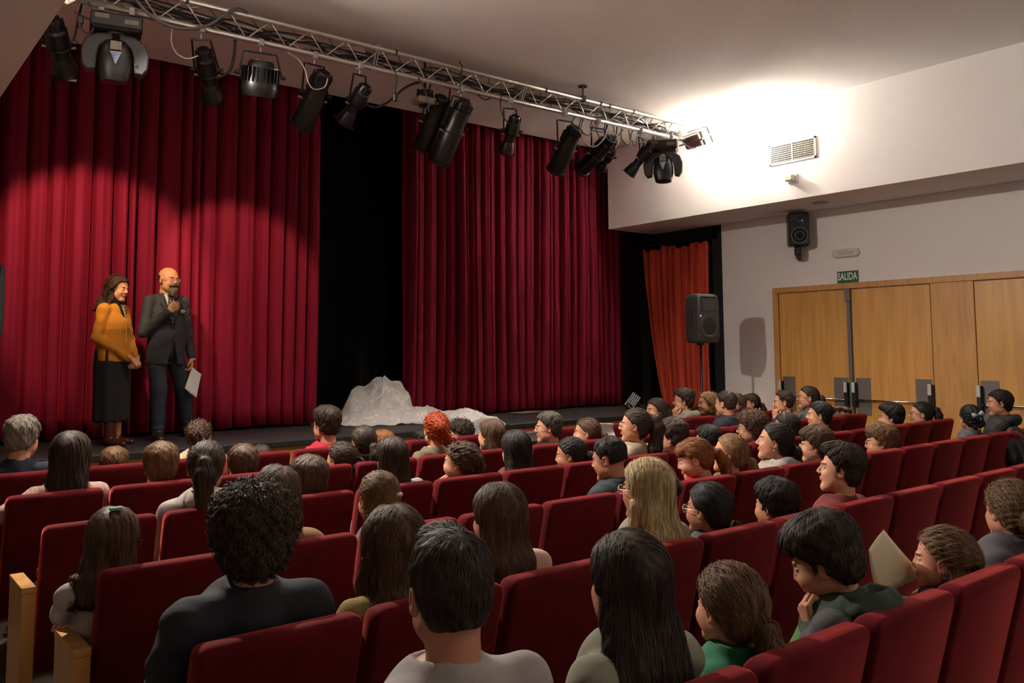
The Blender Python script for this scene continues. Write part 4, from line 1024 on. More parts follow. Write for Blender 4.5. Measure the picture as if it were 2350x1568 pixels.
# ---- torso / garments in seat coordinates
def upper_fn(J, infl=0., kind='sweater', seed=0, wr=.004):
    hip, N, Sh, El, Wr, w, s = J['hip'], J['N'], J['sh'], J['el'], J['wr'], J['w'], J['s']
    ax = N-hip
    c1 = hip+ax*.66; c2 = hip+ax*.34; L = float(np.linalg.norm(ax))
    tw = J.get('twist', 0.); R = rotm(tw)
    def fn(p):
        d = ell(p, tuple(c1), ((.158+infl)*w, (.112+infl)*w, .42*L+infl), R)
        d = smin(d, ell(p, tuple(c2), ((.150+infl)*w, (.128+J.get('belly', 0)+infl)*w, .34*L), R), .06)
        d = smin(d, ell(p, tuple(hip), ((.165+infl)*w, (.135+infl)*w, .12*s), R), .05)
        for k in (0, 1):
            We = Wr[k] if kind == 'skin' else Wr[k]+(El[k]-Wr[k])*.16
            a = cap(p, Sh[k], El[k], (.056+infl)*w, (.046+infl)*w); b = cap(p, El[k], We, (.045+infl)*w, (.031+infl)*w)
            a = smin(a, b, .02)
            if kind != 'skin' :
                a = a+wr*1.2*np.sin(p[:, 2]*70+p[:, 0]*40+seed)*np.sin(p[:, 1]*50+seed*2)
            d = smin(d, a, .035)
            d = smin(d, cap(p, N+A3(0, -.005, -.028*s), Sh[k], .046*w+infl, .050*w+infl), .035)
        gn = J['nr']*s+.008
        d = smin(d, cap(p, N+A3(0, .0, -.06), N+A3(0, 0, -.008), gn+.012+infl, gn+infl*.7), .03)
        if kind == 'skin': return d
        # neckline: open around the neck
        nk = cap(p, N+A3(0, -.012, -.02), N+A3(0, -.01, .2), .052*s, .062*s)
        if kind in ('tee', 'sweater'):
            d = smax(d, -ell(p, tuple(N+A3(0, .035, .040)), (.062*s, .080*s, .046*s)), .01)
            ring = np.abs(np.hypot(p[:, 0]-N[0], (p[:, 1]-N[1]-.01)*.92)-.062*s); 
        if kind in ('hoodie',):
            q = p-N; hd = ell(p, tuple(N+A3(0, -.078*s, .000)), (.118*s, .062*s, .060*s)); hd = smin(hd, cap(p, N+A3(.075*s, -.03, .015), N+A3(.045*s, .075*s, -.045), .030*s, .022*s), .03); hd = smin(hd, cap(p, N+A3(-.075*s, -.03, .015), N+A3(-.045*s, .075*s, -.045), .030*s, .022*s), .03)
            hd = smax(hd, -ell(p, tuple(N+A3(0, -.052*s, .055*s)), (.082*s, .040*s, .055*s)), .012)
            d = smin(d, hd+.003*nz3(p, 60, seed), .012)
        if kind in ('shirt', 'jacket'):
            q = np.hypot(p[:, 0]-N[0], p[:, 1]-N[1]+.004); gq = J['nr']*s+.010; col = np.maximum(np.abs(q-gq)-.007, np.abs(p[:, 2]-(N[2]+.010+.25*(q-gq)))-.026*s)
            d = smin(d, col, .012)
        if kind == 'fluffy': d = d+.008*nz3(p, 95, seed)
        d = d+wr*nz3(p, 24, seed)+wr*.5*np.sin(p[:, 2]*46+14*(p[:, 0]-N[0])+seed+6*np.sin(p[:, 0]*9))*np.clip(1.2-np.abs(p[:, 2]-c2[2])*3, .2, 1)
        return d
    lo = np.minimum.reduce([hip-.22*w, N-.3*w, *[q-.09 for q in Sh], *[q-.09 for q in El], *[q-.07 for q in Wr]])-infl
    hi = np.maximum.reduce([hip+.22*w, N+.12*w, *[q+.09 for q in Sh], *[q+.09 for q in El], *[q+.07 for q in Wr]])+infl
    lo[2] = max(lo[2], .40)
    return fn, lo, hi
LEGS = {}
def legs_mesh(child):
    if child not in LEGS:
        def fn(p):
            ps = p.copy(); ps[:, 0] = np.abs(ps[:, 0])
            kx, ky, kz, ay, az = (.10, .80, .54, .80, .10) if not child else (.075, .66, .535, .70, .20)
            w = 1. if not child else .8
            d = ell(ps, (0, .37, .555), (.165*w, .14*w, .10*w)); d = smin(d, cap(ps, (.08*w, .40, .555), (kx, ky, kz), .082*w, .060*w), .04)
            d = smin(d, cap(ps, (kx, ky, kz), (kx, ay, az), .058*w, .044*w), .02)
            return d+.003*nz3(ps, 40, 1)
        V, F = nets(fn, (-.25, .2, .02), (.25, .9, .70), .016)
        def sf(p):
            ps = p.copy(); ps[:, 0] = np.abs(ps[:, 0]); ay, az, kx = (.80, .10, .10) if not child else (.70, .20, .075)
            return smax(smin(cap(ps, (kx, ay-.03, az-.05), (kx+.01, ay+.13, az-.065), .042, .036), cap(ps, (kx, ay, az+.02), (kx, ay, az-.04), .05, .045), .02), (az-.097)-ps[:, 2], .005)
        VS, FS = nets(sf, (-.2, .55, 0.), (.2, 1.05, .25), .012)
        LEGS[child] = ((V, F), (VS, FS))
    return LEGS[child]
def seg_mesh(name, VF, m, parent, mask=None):
    return link_mesh(name, VF[0], VF[1], m, parent, True, None, mask)
SKIN = {'fair': rgb(186, 134, 106), 'mid': rgb(170, 116, 88), 'dark': rgb(135, 88, 64), 'pink': rgb(192, 134, 110), 'stage': rgb(205, 145, 108)}
HAIRC = {'black': rgb(30, 25, 23), 'dark': rgb(50, 37, 29), 'brown': rgb(76, 54, 38), 'lbrown': rgb(98, 70, 45), 'blond': rgb(172, 148, 108), 'dblond': rgb(125, 95, 62), 'red': rgb(150, 58, 18), 'grey': rgb(120, 110, 98), 'dgrey': rgb(66, 60, 54), 'ginger': rgb(120, 72, 36)}
M_GLASS_RIM = mat('spectacle_rim', (.02, .018, .018), .3); M_RIM_GOLD = mat('spectacle_rim_pale', (.55, .48, .38), .3, .6)
M_SPEC = mat('spectacle_lens', (.8, .85, .85), .05, alpha=.12)
M_TROU = [mat('denim', (.03, .04, .07), .8, bump=.2, bscale=300), mat('dark_trousers', (.015, .015, .018), .8)]
M_SHOE = mat('shoe_dark', (.02, .018, .017), .5)
def glasses(root, HM, rim, s, parent=None):
    g = empty('glasses'); g.parent = parent or root
    mb = MB()
    for sx in (-1, 1):
        pts = []
        for j in range(18):
            a = 2*math.pi*j/17; pts.append(((.033*sx+.0235*math.cos(a)), .104-.006*abs(math.cos(a)), .001+.0185*math.sin(a)))
        mb.tube([HM(q) for q in pts], .0016*s, 6)
        mb.tube([HM(q) for q in ((sx*.056, .100, .008), (sx*.074, .080, .008), (sx*.080, .01, .006), (sx*.080, -.012, -.004))], .0015*s, 6)
    mb.tube([HM(q) for q in ((-.011, .106, .005), (0, .109, .008), (.011, .106, .005))], .0015*s, 6)
    o = mb.done('glasses_frame', rim, g.parent, True); bpy.data.objects.remove(g)
    mb = MB()
    for sx in (-1, 1):
        mb.add([HM((.033*sx+.022*math.cos(2*math.pi*j/14), .102, .001+.017*math.sin(2*math.pi*j/14))) for j in range(14)], [tuple(range(14))])
    mb.done('glasses_lens', M_SPEC, o)
    return o
NEARN = {0: (6000, .0042, .0062), 1: (5000, .0045, .0072), 2: (2200, .0050, .0085), 3: (1300, .0056, .0095), 4: (800, .0064, .011), 5: (600, .0072, .012), 9: (900, .0055, .009)}
def build_head(root, kind, M3, c, s, skin, row, hair, hairc, glas=None, extra=None, sc=(1, 1, 1)):
    """M3 3x3 rotation, c centre, s scale; returns transform fn"""
    S = np.array(sc)*s
    def HM(q): return Vector(M3@(np.array(q)*S)+c)
    def X(V): return (V*S.astype(f32))@M3.T.astype(f32)+c.astype(f32)
    nn, hh, hv = NEARN[row]
    V, F, mk = head_mesh(kind, hh if row < 3 else .0050)
    hp = None
    if hair:
        style, hs = hair; fn, flow, zmin = make_hair(style, hs)
        L = hs.get('len', .24); lo = (-.15, -.21, min(-.16, -L-.14 if style not in ('short', 'balding', 'curly', 'bun', 'updo') else -.16)); hi = (.15, .15, .18)
        HV, HF = nets(fn, lo, hi, hv)
        if style not in ('balding',) and len(HV):
            SVs = HV[HV[:, 2] > .035] if hs.get('fade', 0) > .4 else HV
            wdt = (.0010, .0011, .0014, .0018, .0022, .0026)[row] if row < 6 else .0018
            st = {'short': (9, .009), 'curly': (10, .007), 'bun': (10, .014), 'updo': (9, .012)}.get(style, (13, .017 if style != 'pony' else .019))
            cu = {'curly': .9, 'curlylong': .6, 'updo': .35, 'wavy': .25}.get(style, 0.)
            SV, SF = strands(fn, flow, SVs, nn, st[0], st[1]*hs.get('sl', 1.), wdt, hs.get('seed', 1), hs.get('curl', cu), hs.get('lift', .005 if style != 'curly' else .009), zmin, hs.get('frizz', .0))
            HV, HF = join([(HV, HF), (SV, SF)])
        hp = seg_mesh('hair', (X(HV), HF), hair_mat(HAIRC[hairc] if isinstance(hairc, str) else hairc), root)
        if style in ('pony', 'bun') and hs.get('tie'):
            tz = hs.get('tz', .02); mb = MB(); mb.tube([HM((hs.get('tx', 0)+.021*math.cos(a*.5), -.132, tz+.021*math.sin(a*.5))) for a in range(14)], .006*s, 6)
            mb.done('hair_tie', mat('tie_'+hs['tie'], {'teal': (.02, .25, .22), 'white': (.6, .6, .6), 'tan': (.45, .3, .14), 'black': (.01, .01, .01)}[hs['tie']], .6), hp, True)
    if glas: glasses(root, HM, glas, s)
    return X(V), F, mk, HM, hp

PRES = np.array([2.7, 9.0, 2.3])
def person(label, row, px, py, kind='man', s=1., hair=('short', {}), hc='dark', skin='mid', top='sweater', tc=(.1, .1, .1), gaze=0., pitch=0., roll=0., glas=None, seat=None, arms=None, dy=0., w=None, yl=.22, tmat=None, twist=None, belly=0., hsc=(1, 1, 1), headabs=None, cat='person', collar=None, group='people seated in the audience', hands=None, wr=.004, panels=None):
    Yk = YK[row]; Yh = Yk+yl+dy
    P = on_y(px, py, Yh)
    ht = .012 if hair and hair[0] not in ('balding',) else .002
    if hair and hair[0] == 'curly': ht = .03
    zc = P[2]-(.122+ht)*s
    if pitch: zc += .0
    j = seat if seat is not None else max(0, int((P[0]-X00)/SP)); xs = X00+SP*(j+.5)
    xs = xs+max(-.12, min(.12, (P[0]-xs)*.6))
    O = np.array([xs, Yk, 0.])
    h = np.array([P[0], Yh, zc])-O
    w = w or (1.08 if kind == 'man' else (.97 if kind == 'woman' else .78))
    hipz = .575 if kind != 'child' else .55
    hip = np.array([0, .355, hipz]); 
    yaw = math.atan2(-(PRES[0]-P[0]), PRES[1]-Yh)+gaze   # rotation about z from +y
    M3 = rotm(yaw, pitch, roll).astype(float)
    tw = twist if twist is not None else yaw*.28
    N = h+M3@np.array([0, -.035, {'man': -.146, 'woman': -.132}.get(kind, -.126)])*s; N = N*np.array([1, 1, 1.])
    N[1] = max(N[1], .185)
    R = rotm(tw).astype(float)
    Sh = [N+R@np.array([sx*.158*w, -.002, -.058*s]) for sx in (-1, 1)]
    dz = min(0, N[2]-1.05)*.6
    Ed = [N+R@np.array([sx*.215*w, .10, -.33*s]) for sx in (-1, 1)]; Wd = [N+R@np.array([sx*.10*w, .33*s, -.40*s]) for sx in (-1, 1)]
    for q in Ed+Wd: q[2] = max(q[2], .64)
    for q in Ed: q[0] = max(-.26, min(.26, q[0]))
    hd = [None, None]
    if arms:
        for k, a in arms.items():
            if 'el' in a: Ed[k] = h+M3@(np.array(a['el'])*s) if a.get('rel') else np.array(a['el'])
            Wd[k] = h+M3@(np.array(a['wr'])*s) if a.get('rel') else np.array(a['wr'])
            if a.get('world'): Wd[k] = Wd[k]-O; Ed[k] = Ed[k]-O
            f_ = M3@np.array(a['f']) if a.get('rel') else np.array(a['f']); n_ = M3@np.array(a['n']) if a.get('rel') else np.array(a['n'])
            hd[k] = (f_, n_, a.get('curl', .5), a.get('th', .5))
    J = dict(hip=hip.astype(f32), N=N.astype(f32), sh=[q.astype(f32) for q in Sh], el=[q.astype(f32) for q in Ed], wr=[q.astype(f32) for q in Wd], w=w, s=s, twist=tw, belly=belly, nr={'man': .059, 'woman': .048}.get(kind, .046))
    root = empty('person', tuple(O), 0, label, cat, group)
    HV, HF, mk, HM, hp = build_head(root, kind, M3, h, s, skin, row, hair, hc, glas, sc=hsc)
    seed = row*7+px*.013
    bf, blo, bhi = upper_fn(J, -.014, 'skin'); BV, BF = nets(bf, blo, bhi, .022)
    parts = [(HV, HF), (BV, BF)]; mks = [mk, np.zeros((len(BV), 3), f32)]
    for k in (0, 1):
        f_, n_, cu, th = hd[k] or (Wd[k]-Ed[k]+np.array([0, 0, -.02]), np.array([0, .2, 1.]), .45, .4)
        V, F = hand_mesh(cu, .06, th, .0036 if row < 2 or hd[k] else .0055)
        Fm = frame(f_, n_); V = V.copy()
        if k == 0: V[:, 0] *= -1; F = F[:, ::-1]
        # person's right hand is +x side here: thumb points to the midline
        V[:, 0] *= -1; F = F[:, ::-1]
        V = (V*.95*(s if kind != 'child' else s*.92))@Fm.T.astype(f32)+Wd[k].astype(f32)
        parts.append((V, F)); mks.append(np.zeros((len(V), 3), f32))
    V, F = join(parts)
    seg_mesh('body', (V, F), skin_mat(SKIN[skin]), root, np.concatenate(mks))
    gf, lo, hi = upper_fn(J, .0 if top not in ('hoodie', 'jacket', 'fluffy') else .008, top, seed, wr)
    GV, GF = nets(gf, lo, hi, {0: .0085, 1: .009, 2: .010, 3: .011}.get(row, .0125))
    gm = tmat or mat('cloth_%d_%d_%d' % tuple(int(c*1000) for c in tc), tc, .85, bump=.25, bscale=350, var=.12, vscale=8, sheen=.15)
    g = seg_mesh({'tee': 't_shirt', 'sweater': 'sweater', 'hoodie': 'hoodie', 'shirt': 'shirt', 'jacket': 'jacket', 'fluffy': 'fleece'}[top], (GV, GF), gm, root)
    for fm_, m_ in (panels or []):
        cc = GV[GF].mean(1)-N.astype(f32); mk_ = fm_(cc); g.data.materials.append(m_); k_ = len(g.data.materials)-1
        mi = np.zeros(len(g.data.polygons), np.int32); g.data.polygons.foreach_get('material_index', mi)
        if len(mi) == len(mk_): mi[mk_] = k_; g.data.polygons.foreach_set('material_index', mi)
    if collar:
        mb = MB(); R0 = J['nr']*s+.008
        mb.tube([(N[0]+R0*math.cos(a*2*math.pi/16), N[1]+.004+R0*math.sin(a*2*math.pi/16), N[2]-.012+.006*math.sin(a*2*math.pi/16+1.5)-.012*max(0, math.sin(a*2*math.pi/16))) for a in range(17)], .012*s, 6)
        mb.done('collar', mat('collar_%d_%d_%d' % tuple(int(c*1000) for c in collar), collar, .8), g, True)
    ch = kind == 'child'; (LV, LF), (SV, SF) = legs_mesh(ch)
    for nm, q, m_ in (('trousers', (LV, LF), M_TROU[int(px) % 2]), ('shoes', (SV, SF), M_SHOE)):
        key = ('me', nm, ch, m_.name)
        if key not in LEGS:
            o = seg_mesh(nm, q, m_, root); LEGS[key] = o.data
        else:
            o = bpy.data.objects.new(nm, LEGS[key]); COL.objects.link(o); o.parent = root
    return root, O, HM, hp, N, J
# ------------------------------------------------------------------ audience
c_ = rgb
GRN, GRY, OLV = c_(30, 105, 70), c_(95, 88, 88), c_(92, 84, 60)
def HH(style, **k): return (style, k)
def wld(el, wr, f, n, curl=.4, th=.3): return dict(world=1, el=el, wr=wr, f=f, n=n, curl=curl, th=th)
def rel(el, wr, f, n, curl=.6, th=.5): return dict(rel=1, el=el, wr=wr, f=f, n=n, curl=curl, th=th)
def abs_(el, wr, f, n, curl=.5, th=.4): return dict(el=el, wr=wr, f=f, n=n, curl=curl, th=th)
CHK = lambda sx: rel((sx*.13, .10, -.36), (sx*.075, .095, -.165), (-sx*.10, -.02, 1.), (sx*.6, .6, -.1), 1.25, .8)
striped = mat('striped_pink', c_(160, 125, 115), .85, var=.35, vscale=9, stretch=(14, .5, .5))
denimj = mat('denim_jacket', c_(34, 42, 52), .85, bump=.4, bscale=220, var=.3, vscale=30)
P_ = {}
# row 0
P_['m0'] = person('man with short dark hair and a pale grey T-shirt, from behind at bottom centre', 0, 1032, 1217, 'man', 1.0, HH('short', t=.006, fade=.5, seed=3, mess=.0025, quiff=1), 'dark', 'mid', 'tee', c_(150, 142, 138), gaze=R_(-6), dy=.02, pitch=.02)
P_['w0'] = person('woman with very long straight dark brown hair at the bottom, right of the short-haired man', 0, 1437, 1217, 'woman', 1.0, HH('long', len=.54, wid=1.32, seed=5, part=-.02), 'dark', 'mid', 'sweater', c_(120, 118, 98), gaze=R_(2), dy=.02)
P_['g0'] = person('small girl with loosely braided ponytail and green polo, left of the boy propping his cheek', 0, 1668, 1293, 'child', .92, HH('pony', len=.20, tz=-.035, tie='tan', seed=4, frizz=.007, lift=.010, tw=.9, curl=.4), 'lbrown', 'pink', 'shirt', GRN, gaze=R_(0), dy=.02, w=.85, collar=c_(22, 60, 44))
P_['b0'] = person('dark-haired boy in a dark green hoodie resting his cheek on his fist', 0, 1888, 1193, 'child', 1.02, HH('short', t=.018, seed=7, fringe=1, mess=.004), 'dark', 'mid', 'hoodie', c_(32, 46, 32), gaze=R_(22), pitch=R_(-22), seat=3, arms={0: CHK(-1)}, dy=.04, w=.92, panels=[(lambda c: (c[:, 2] < -.09) & (np.abs(c[:, 0]) <= .14), mat('hoodie_green', c_(52, 104, 50), .85)), (lambda c: np.abs(c[:, 0]) > .14, mat('hoodie_grey', c_(66, 62, 66), .85))])
P_['g1'] = person('girl with light brown half-up braids beside the cream sheet of paper at right', 0, 2158, 1210, 'child', .95, HH('halfup', len=.24, seed=9, bang=0, frizz=.014, curl=.3, lift=.01), 'lbrown', 'pink', 'jacket', c_(62, 60, 64), gaze=R_(16), seat=4, dy=.03, collar=GRN)
P_['w1'] = person('woman with a low blonde-brown bun and a grey jacket at the right edge', 0, 2312, 1103, 'woman', 1.0, HH('bun', br=.042, tz=-.02, seed=2, frizz=.02, lift=.012, curl=.3), 'lbrown', 'mid', 'jacket', c_(66, 62, 66), gaze=R_(-38), seat=5, dy=.05)
# row 1
P_['m1'] = person('person with a big mop of dark curly hair in a dark navy jacket', 1, 580, 1118, 'man', 1.02, HH('curly', t=.026, seed=1, lift=.012, nape=-.125), c_(66, 50, 38), 'mid', 'jacket', c_(20, 23, 30), gaze=R_(3), dy=-.02, w=1.12)
P_['w2'] = person('girl with shoulder-length wavy brown hair and a mustard yellow shirt behind the short-haired man', 1, 902, 1158, 'child', 1.05, HH('wavy', len=.27, wid=.95, seed=6, fwd=.3), 'brown', 'mid', 'shirt', c_(128, 110, 48), gaze=R_(2), dy=.02, w=.98)
P_['g2'] = person('girl with straight brown hair and a pale pink top beside two empty seats', 1, 1142, 1107, 'child', 1.02, HH('long', len=.27, wid=.95, seed=8), 'brown', 'pink', 'sweater', c_(190, 150, 135), gaze=R_(4), seat=2, dy=.10, w=1.0)
P_['w3'] = person('woman with long ash-blonde hair clipped at the back and pale glasses', 1, 1482, 1050, 'woman', 1.05, HH('long', len=.33, wid=1.12, seed=10, fwd=.2, wf=30), 'blond', 'mid', 'sweater', c_(130, 122, 104), gaze=R_(10), glas=M_RIM_GOLD, dy=.0)
P_['g3'] = person('child with a tan scrunchie, black hair, white glasses and a green-grey jacket', 1, 1622, 1104, 'child', .98, HH('pony', len=.10, tz=-.055, tie='tan', seed=3, tw=.7), 'black', 'mid', 'jacket', c_(60, 66, 66), gaze=R_(4), glas=M_RIM_GOLD, collar=GRN, dy=.02)
P_['b1'] = person('boy with black hair and pale grey hood, left of the profile man in maroon', 1, 1776, 1103, 'child', .98, HH('short', t=.014, seed=11), 'black', 'mid', 'hoodie', c_(120, 116, 106), gaze=R_(-8), dy=.03)
P_['m2'] = person('young man in profile with tall dark hair, a strong nose and a maroon sweatshirt', 1, 1925, 1021, 'man', 1.02, HH('short', t=.013, fade=.3, quiff=1, seed=12, mess=.004), 'dark', 'fair', 'tee', c_(98, 28, 26), gaze=R_(17), pitch=R_(7), dy=.02)
# row 2
P_['g4'] = person('little girl with mint hair clip and pale top, one hand on the end armrest', 2, 262, 1163, 'child', .95, HH('bob', len=.215, wid=1.2, seed=13, taper=0), 'brown', 'pink', 'sweater', c_(165, 155, 148), gaze=R_(-12), dy=-.02, seat=0, arms={0: wld((.71, 3.50, .79), on_z(178, 1428, .74), (-.35, 1, -.10), (0, .1, 1), .35, .2)})
P_['w4'] = person('woman with long layered brown hair, right of the ponytail in the grey hoodie', 2, 635, 1068, 'woman', 1.05, HH('wavy', len=.40, wid=1.05, seed=14, part=.02), 'brown', 'mid', 'jacket', c_(120, 90, 48), gaze=R_(-10), dy=.0, roll=.05)
P_['g5'] = person('girl with long light-brown half-up hair held by a pink bow, just behind the empty seats', 2, 868, 1078, 'child', 1.03, HH('halfup', len=.31, seed=15), 'lbrown', 'pink', 'sweater', c_(90, 80, 68), gaze=R_(4), dy=.0)
P_['m3'] = person('man with a shaved fade haircut and a dark denim jacket, leaning left', 2, 1397, 1002, 'man', 1.0, HH('short', t=.003, fade=.9, seed=16), 'black', 'mid', 'jacket', (.02, .03, .04), gaze=R_(14), pitch=R_(-10), dy=.05, tmat=denimj, seat=5)
P_['g6'] = person('girl with ginger-brown ponytail and a bright red sweatshirt, looking down', 2, 1592, 1004, 'child', 1.05, HH('pony', len=.26, tz=.0, bang=1, seed=17), 'ginger', 'pink', 'tee', c_(170, 18, 26), gaze=R_(24), pitch=R_(-16), dy=.02)
P_['w5'] = person('woman with a low highlighted ponytail and an olive top, right of the girl in red', 2, 1672, 994, 'woman', 1.02, HH('pony', len=.20, tz=-.03, tie='black', seed=18), 'dblond', 'fair', 'sweater', c_(104, 92, 56), gaze=R_(11), pitch=R_(8), seat=7)
P_['w6'] = person('woman with a low dark bun, earring and light grey hoodie, chin raised', 2, 1775, 968, 'woman', 1.07, HH('bun', br=.045, tz=-.045, seed=19), 'black', 'fair', 'hoodie', c_(150, 142, 132), gaze=R_(10), pitch=R_(10), seat=8)
P_['b2'] = person('boy with a brown fringe, glasses and teal collar behind the profile man', 2, 1868, 984, 'child', 1.0, HH('short', t=.018, fringe=1, seed=20), 'brown', 'fair', 'shirt', c_(20, 110, 100), gaze=R_(4), glas=M_RIM_GOLD, seat=9)
P_['b3'] = person('boy with swept light-brown hair and dark glasses, hand at his mouth', 2, 2018, 978, 'child', 1.05, HH('short', t=.016, fringe=1, seed=21), 'lbrown', 'fair', 'shirt', c_(60, 58, 66), gaze=R_(-2), glas=M_GLASS_RIM, seat=10, arms={0: CHK(-1)})
P_['g7'] = person('small girl with a pale blue bow, left of the man with the orange collar', 2, 2225, 928, 'child', 1.0, HH('updo', seed=22), 'black', 'mid', 'jacket', c_(72, 68, 74), gaze=R_(-85), seat=14)
P_['m4'] = person('man with cropped black hair and an orange hood lining at the far right', 2, 2292, 894, 'man', 1.02, HH('short', t=.006, seed=23), 'black', 'mid', 'hoodie', c_(28, 26, 27), gaze=R_(-18), seat=15, collar=c_(190, 85, 12))
# row 3
P_['w7'] = person('woman with a smooth dark ponytail and a pale grey hoodie in the left half', 3, 475, 1008, 'woman', 1.10, HH('pony', len=.36, tz=.035, tie='tan', tw=1.25, seed=24), 'dark', 'mid', 'hoodie', c_(158, 146, 138), gaze=R_(-8), w=1.02)
P_['b4'] = person('boy with a smooth bowl-cut of brown hair, seen from behind', 3, 708, 1054, 'child', 1.05, HH('short', t=.017, seed=25, mess=.001), 'brown', 'mid', 'sweater', c_(62, 62, 58), gaze=R_(0))
P_['g8'] = person('girl with long straight dark brown hair, in front of the girl with the pink bow', 3, 898, 1002, 'woman', .98, HH('long', len=.34, wid=.98, seed=26), 'dark', 'fair', 'sweater', c_(120, 124, 130), gaze=R_(-4))
P_['g9'] = person('child with curly brown hair pinned up and a striped navy collar, in profile', 3, 1055, 1013, 'child', 1.05, HH('updo', seed=27, frizz=.012, lift=.012), 'brown', 'fair', 'tee', c_(22, 22, 30), gaze=R_(26), collar=c_(110, 120, 140), arms={0: CHK(-1)})
P_['w8'] = person('woman with glossy straight black hair and a maroon top at the picture centre', 3, 1182, 986, 'woman', 1.02, HH('long', len=.27, wid=1.08, seed=28), 'black', 'mid', 'tee', c_(92, 30, 28), gaze=R_(-20))
P_['g10'] = person('girl with a low dark bun raising her left hand beside her face', 3, 1308, 1002, 'child', 1.02, HH('bun', br=.040, tz=-.02, seed=29), 'black', 'mid', 'tee', c_(96, 28, 30), gaze=R_(20), pitch=R_(-6), arms={0: rel((-.19, .14, -.34), (-.16, .14, -.16), (.25, -.1, 1), (.2, .9, 0), .8, .3)})
P_['w9'] = person('woman with high dark ponytail, glasses and a beige blouse, left of the dark-haired boy', 3, 1455, 936, 'woman', 1.05, HH('pony', len=.34, tz=.055, tw=1.5, seed=30, frizz=.008), 'dark', 'fair', 'sweater', c_(160, 140, 118), gaze=R_(16), glas=M_RIM_GOLD, pitch=R_(4), seat=7)
P_['b5'] = person('boy with tousled dark hair between the high ponytail woman and the girl in red', 3, 1540, 965, 'child', 1.05, HH('short', t=.016, seed=31, mess=.005), 'dark', 'fair', 'shirt', c_(120, 112, 92), gaze=R_(-3))
P_['b6'] = person('boy with black hair and glasses half hidden behind the highlighted ponytail', 3, 1622, 979, 'child', 1.0, HH('short', t=.013, seed=32), 'black', 'mid', 'shirt', c_(50, 50, 50), gaze=R_(0), glas=M_GLASS_RIM)
P_['w10'] = person('woman with dense curly brown hair and dark glasses pressing a hand to her face', 3, 1720, 944, 'woman', 1.02, HH('curly', t=.026, seed=33, nape=-.17), 'brown', 'fair', 'sweater', c_(62, 70, 50), gaze=R_(-2), glas=M_GLASS_RIM, arms={0: rel((-.10, .20, -.36), (-.05, .125, -.21), (.05, -.12, 1), (0, 1, .1), .15, .3)})
P_['g11'] = person('girl with long black hair and a thin pearly headband', 3, 1802, 946, 'child', 1.05, HH('long', len=.24, seed=34), 'black', 'mid', 'sweater', c_(40, 36, 36), gaze=R_(-8), seat=11)
P_['m5'] = person('man with greying temples, short black hair and a white collar, in profile', 3, 1878, 921, 'man', 1.03, HH('short', t=.007, seed=35), 'black', 'fair', 'shirt', c_(165, 155, 148), gaze=R_(-10), pitch=R_(4), seat=12)
P_['m6'] = person('man with thick black swept-back hair and a black sweater near the doors', 3, 2043, 929, 'man', 1.05, HH('short', t=.016, quiff=1, seed=36), 'black', 'fair', 'sweater', c_(20, 18, 20), gaze=R_(-28), seat=14)
P_['w11'] = person('woman with a high black ponytail, glasses and a black top near the doors', 3, 2112, 921, 'woman', 1.08, HH('pony', len=.36, tz=.05, tw=1.1, seed=37), 'black', 'fair', 'tee', c_(22, 19, 21), gaze=R_(-23), glas=M_GLASS_RIM, pitch=R_(3), seat=16)
# row 4
P_['w12'] = person('woman with very long straight dark hair and a pink striped shirt at far left', 4, 165, 988, 'woman', 1.12, HH('long', len=.48, wid=1.1, seed=38), 'dark', 'fair', 'sweater', c_(160, 120, 110), gaze=R_(0), tmat=striped, w=1.02, arms={0: abs_((-.32, .12, .86), (-.40, .30, .745), (-.3, 1, -.1), (0, .1, 1), .4, .3)}, seat=0)
P_['b7'] = person('boy with light-brown hair and a grey and green school tracksuit at left', 4, 370, 1021, 'child', 1.05, HH('short', t=.015, seed=39), 'lbrown', 'fair', 'jacket', c_(96, 86, 82), gaze=R_(8), collar=GRN, panels=[(lambda c: (np.abs(c[:, 0]+.06) < .035) & (c[:, 2] < -.02), mat('jacket_green', c_(36, 130, 84), .8))])
P_['b8'] = person('boy with short brown hair right of the woman with the smooth ponytail', 4, 557, 1024, 'child', 1.0, HH('short', t=.013, seed=40), 'brown', 'fair', 'sweater', c_(70, 66, 60), gaze=R_(6))
P_['g12'] = person('girl with dark side bun held by a teal tie, in front of the bowl-cut boy', 4, 782, 1012, 'child', 1.05, HH('bun', br=.036, tz=-.045, tx=.02, tie='teal', seed=41), 'dark', 'fair', 'sweater', c_(46, 44, 50), gaze=R_(16), seat=3)
P_['g13'] = person('girl with a low ponytail tied in white and a dark jacket behind the stage edge', 4, 833, 975, 'woman', .98, HH('pony', len=.17, tz=-.02, tie='white', seed=42), 'dark', 'fair', 'jacket', c_(34, 34, 44), gaze=R_(-2), seat=4)
P_['w13'] = person('woman with bright red-orange pinned-up hair and an olive top', 4, 1000, 946, 'woman', 1.05, HH('updo', seed=43, frizz=.006, lift=.01), 'red', 'fair', 'tee', c_(98, 88, 66), gaze=R_(-30), seat=5)
P_['w14'] = person('woman with straight ash-brown hair and a teal top, right of the tulle end', 4, 1125, 961, 'woman', 1.02, HH('long', len=.24, seed=44), 'brown', 'fair', 'sweater', c_(28, 62, 82), gaze=R_(-4), seat=6)
P_['m7'] = person('grey-haired person in profile with thin glasses and a black jacket at centre', 4, 1257, 946, 'man', 1.02, HH('short', t=.010, seed=45), 'dgrey', 'fair', 'jacket', c_(18, 18, 20), gaze=R_(22), glas=M_RIM_GOLD, seat=7)
P_['g14'] = person('girl with light brown hair in profile, left of the curled white paper', 4, 1345, 957, 'child', 1.08, HH('pony', len=.15, tz=-.02, seed=46, bang=0), 'brown', 'fair', 'sweater', c_(64, 56, 50), gaze=R_(8), seat=8)
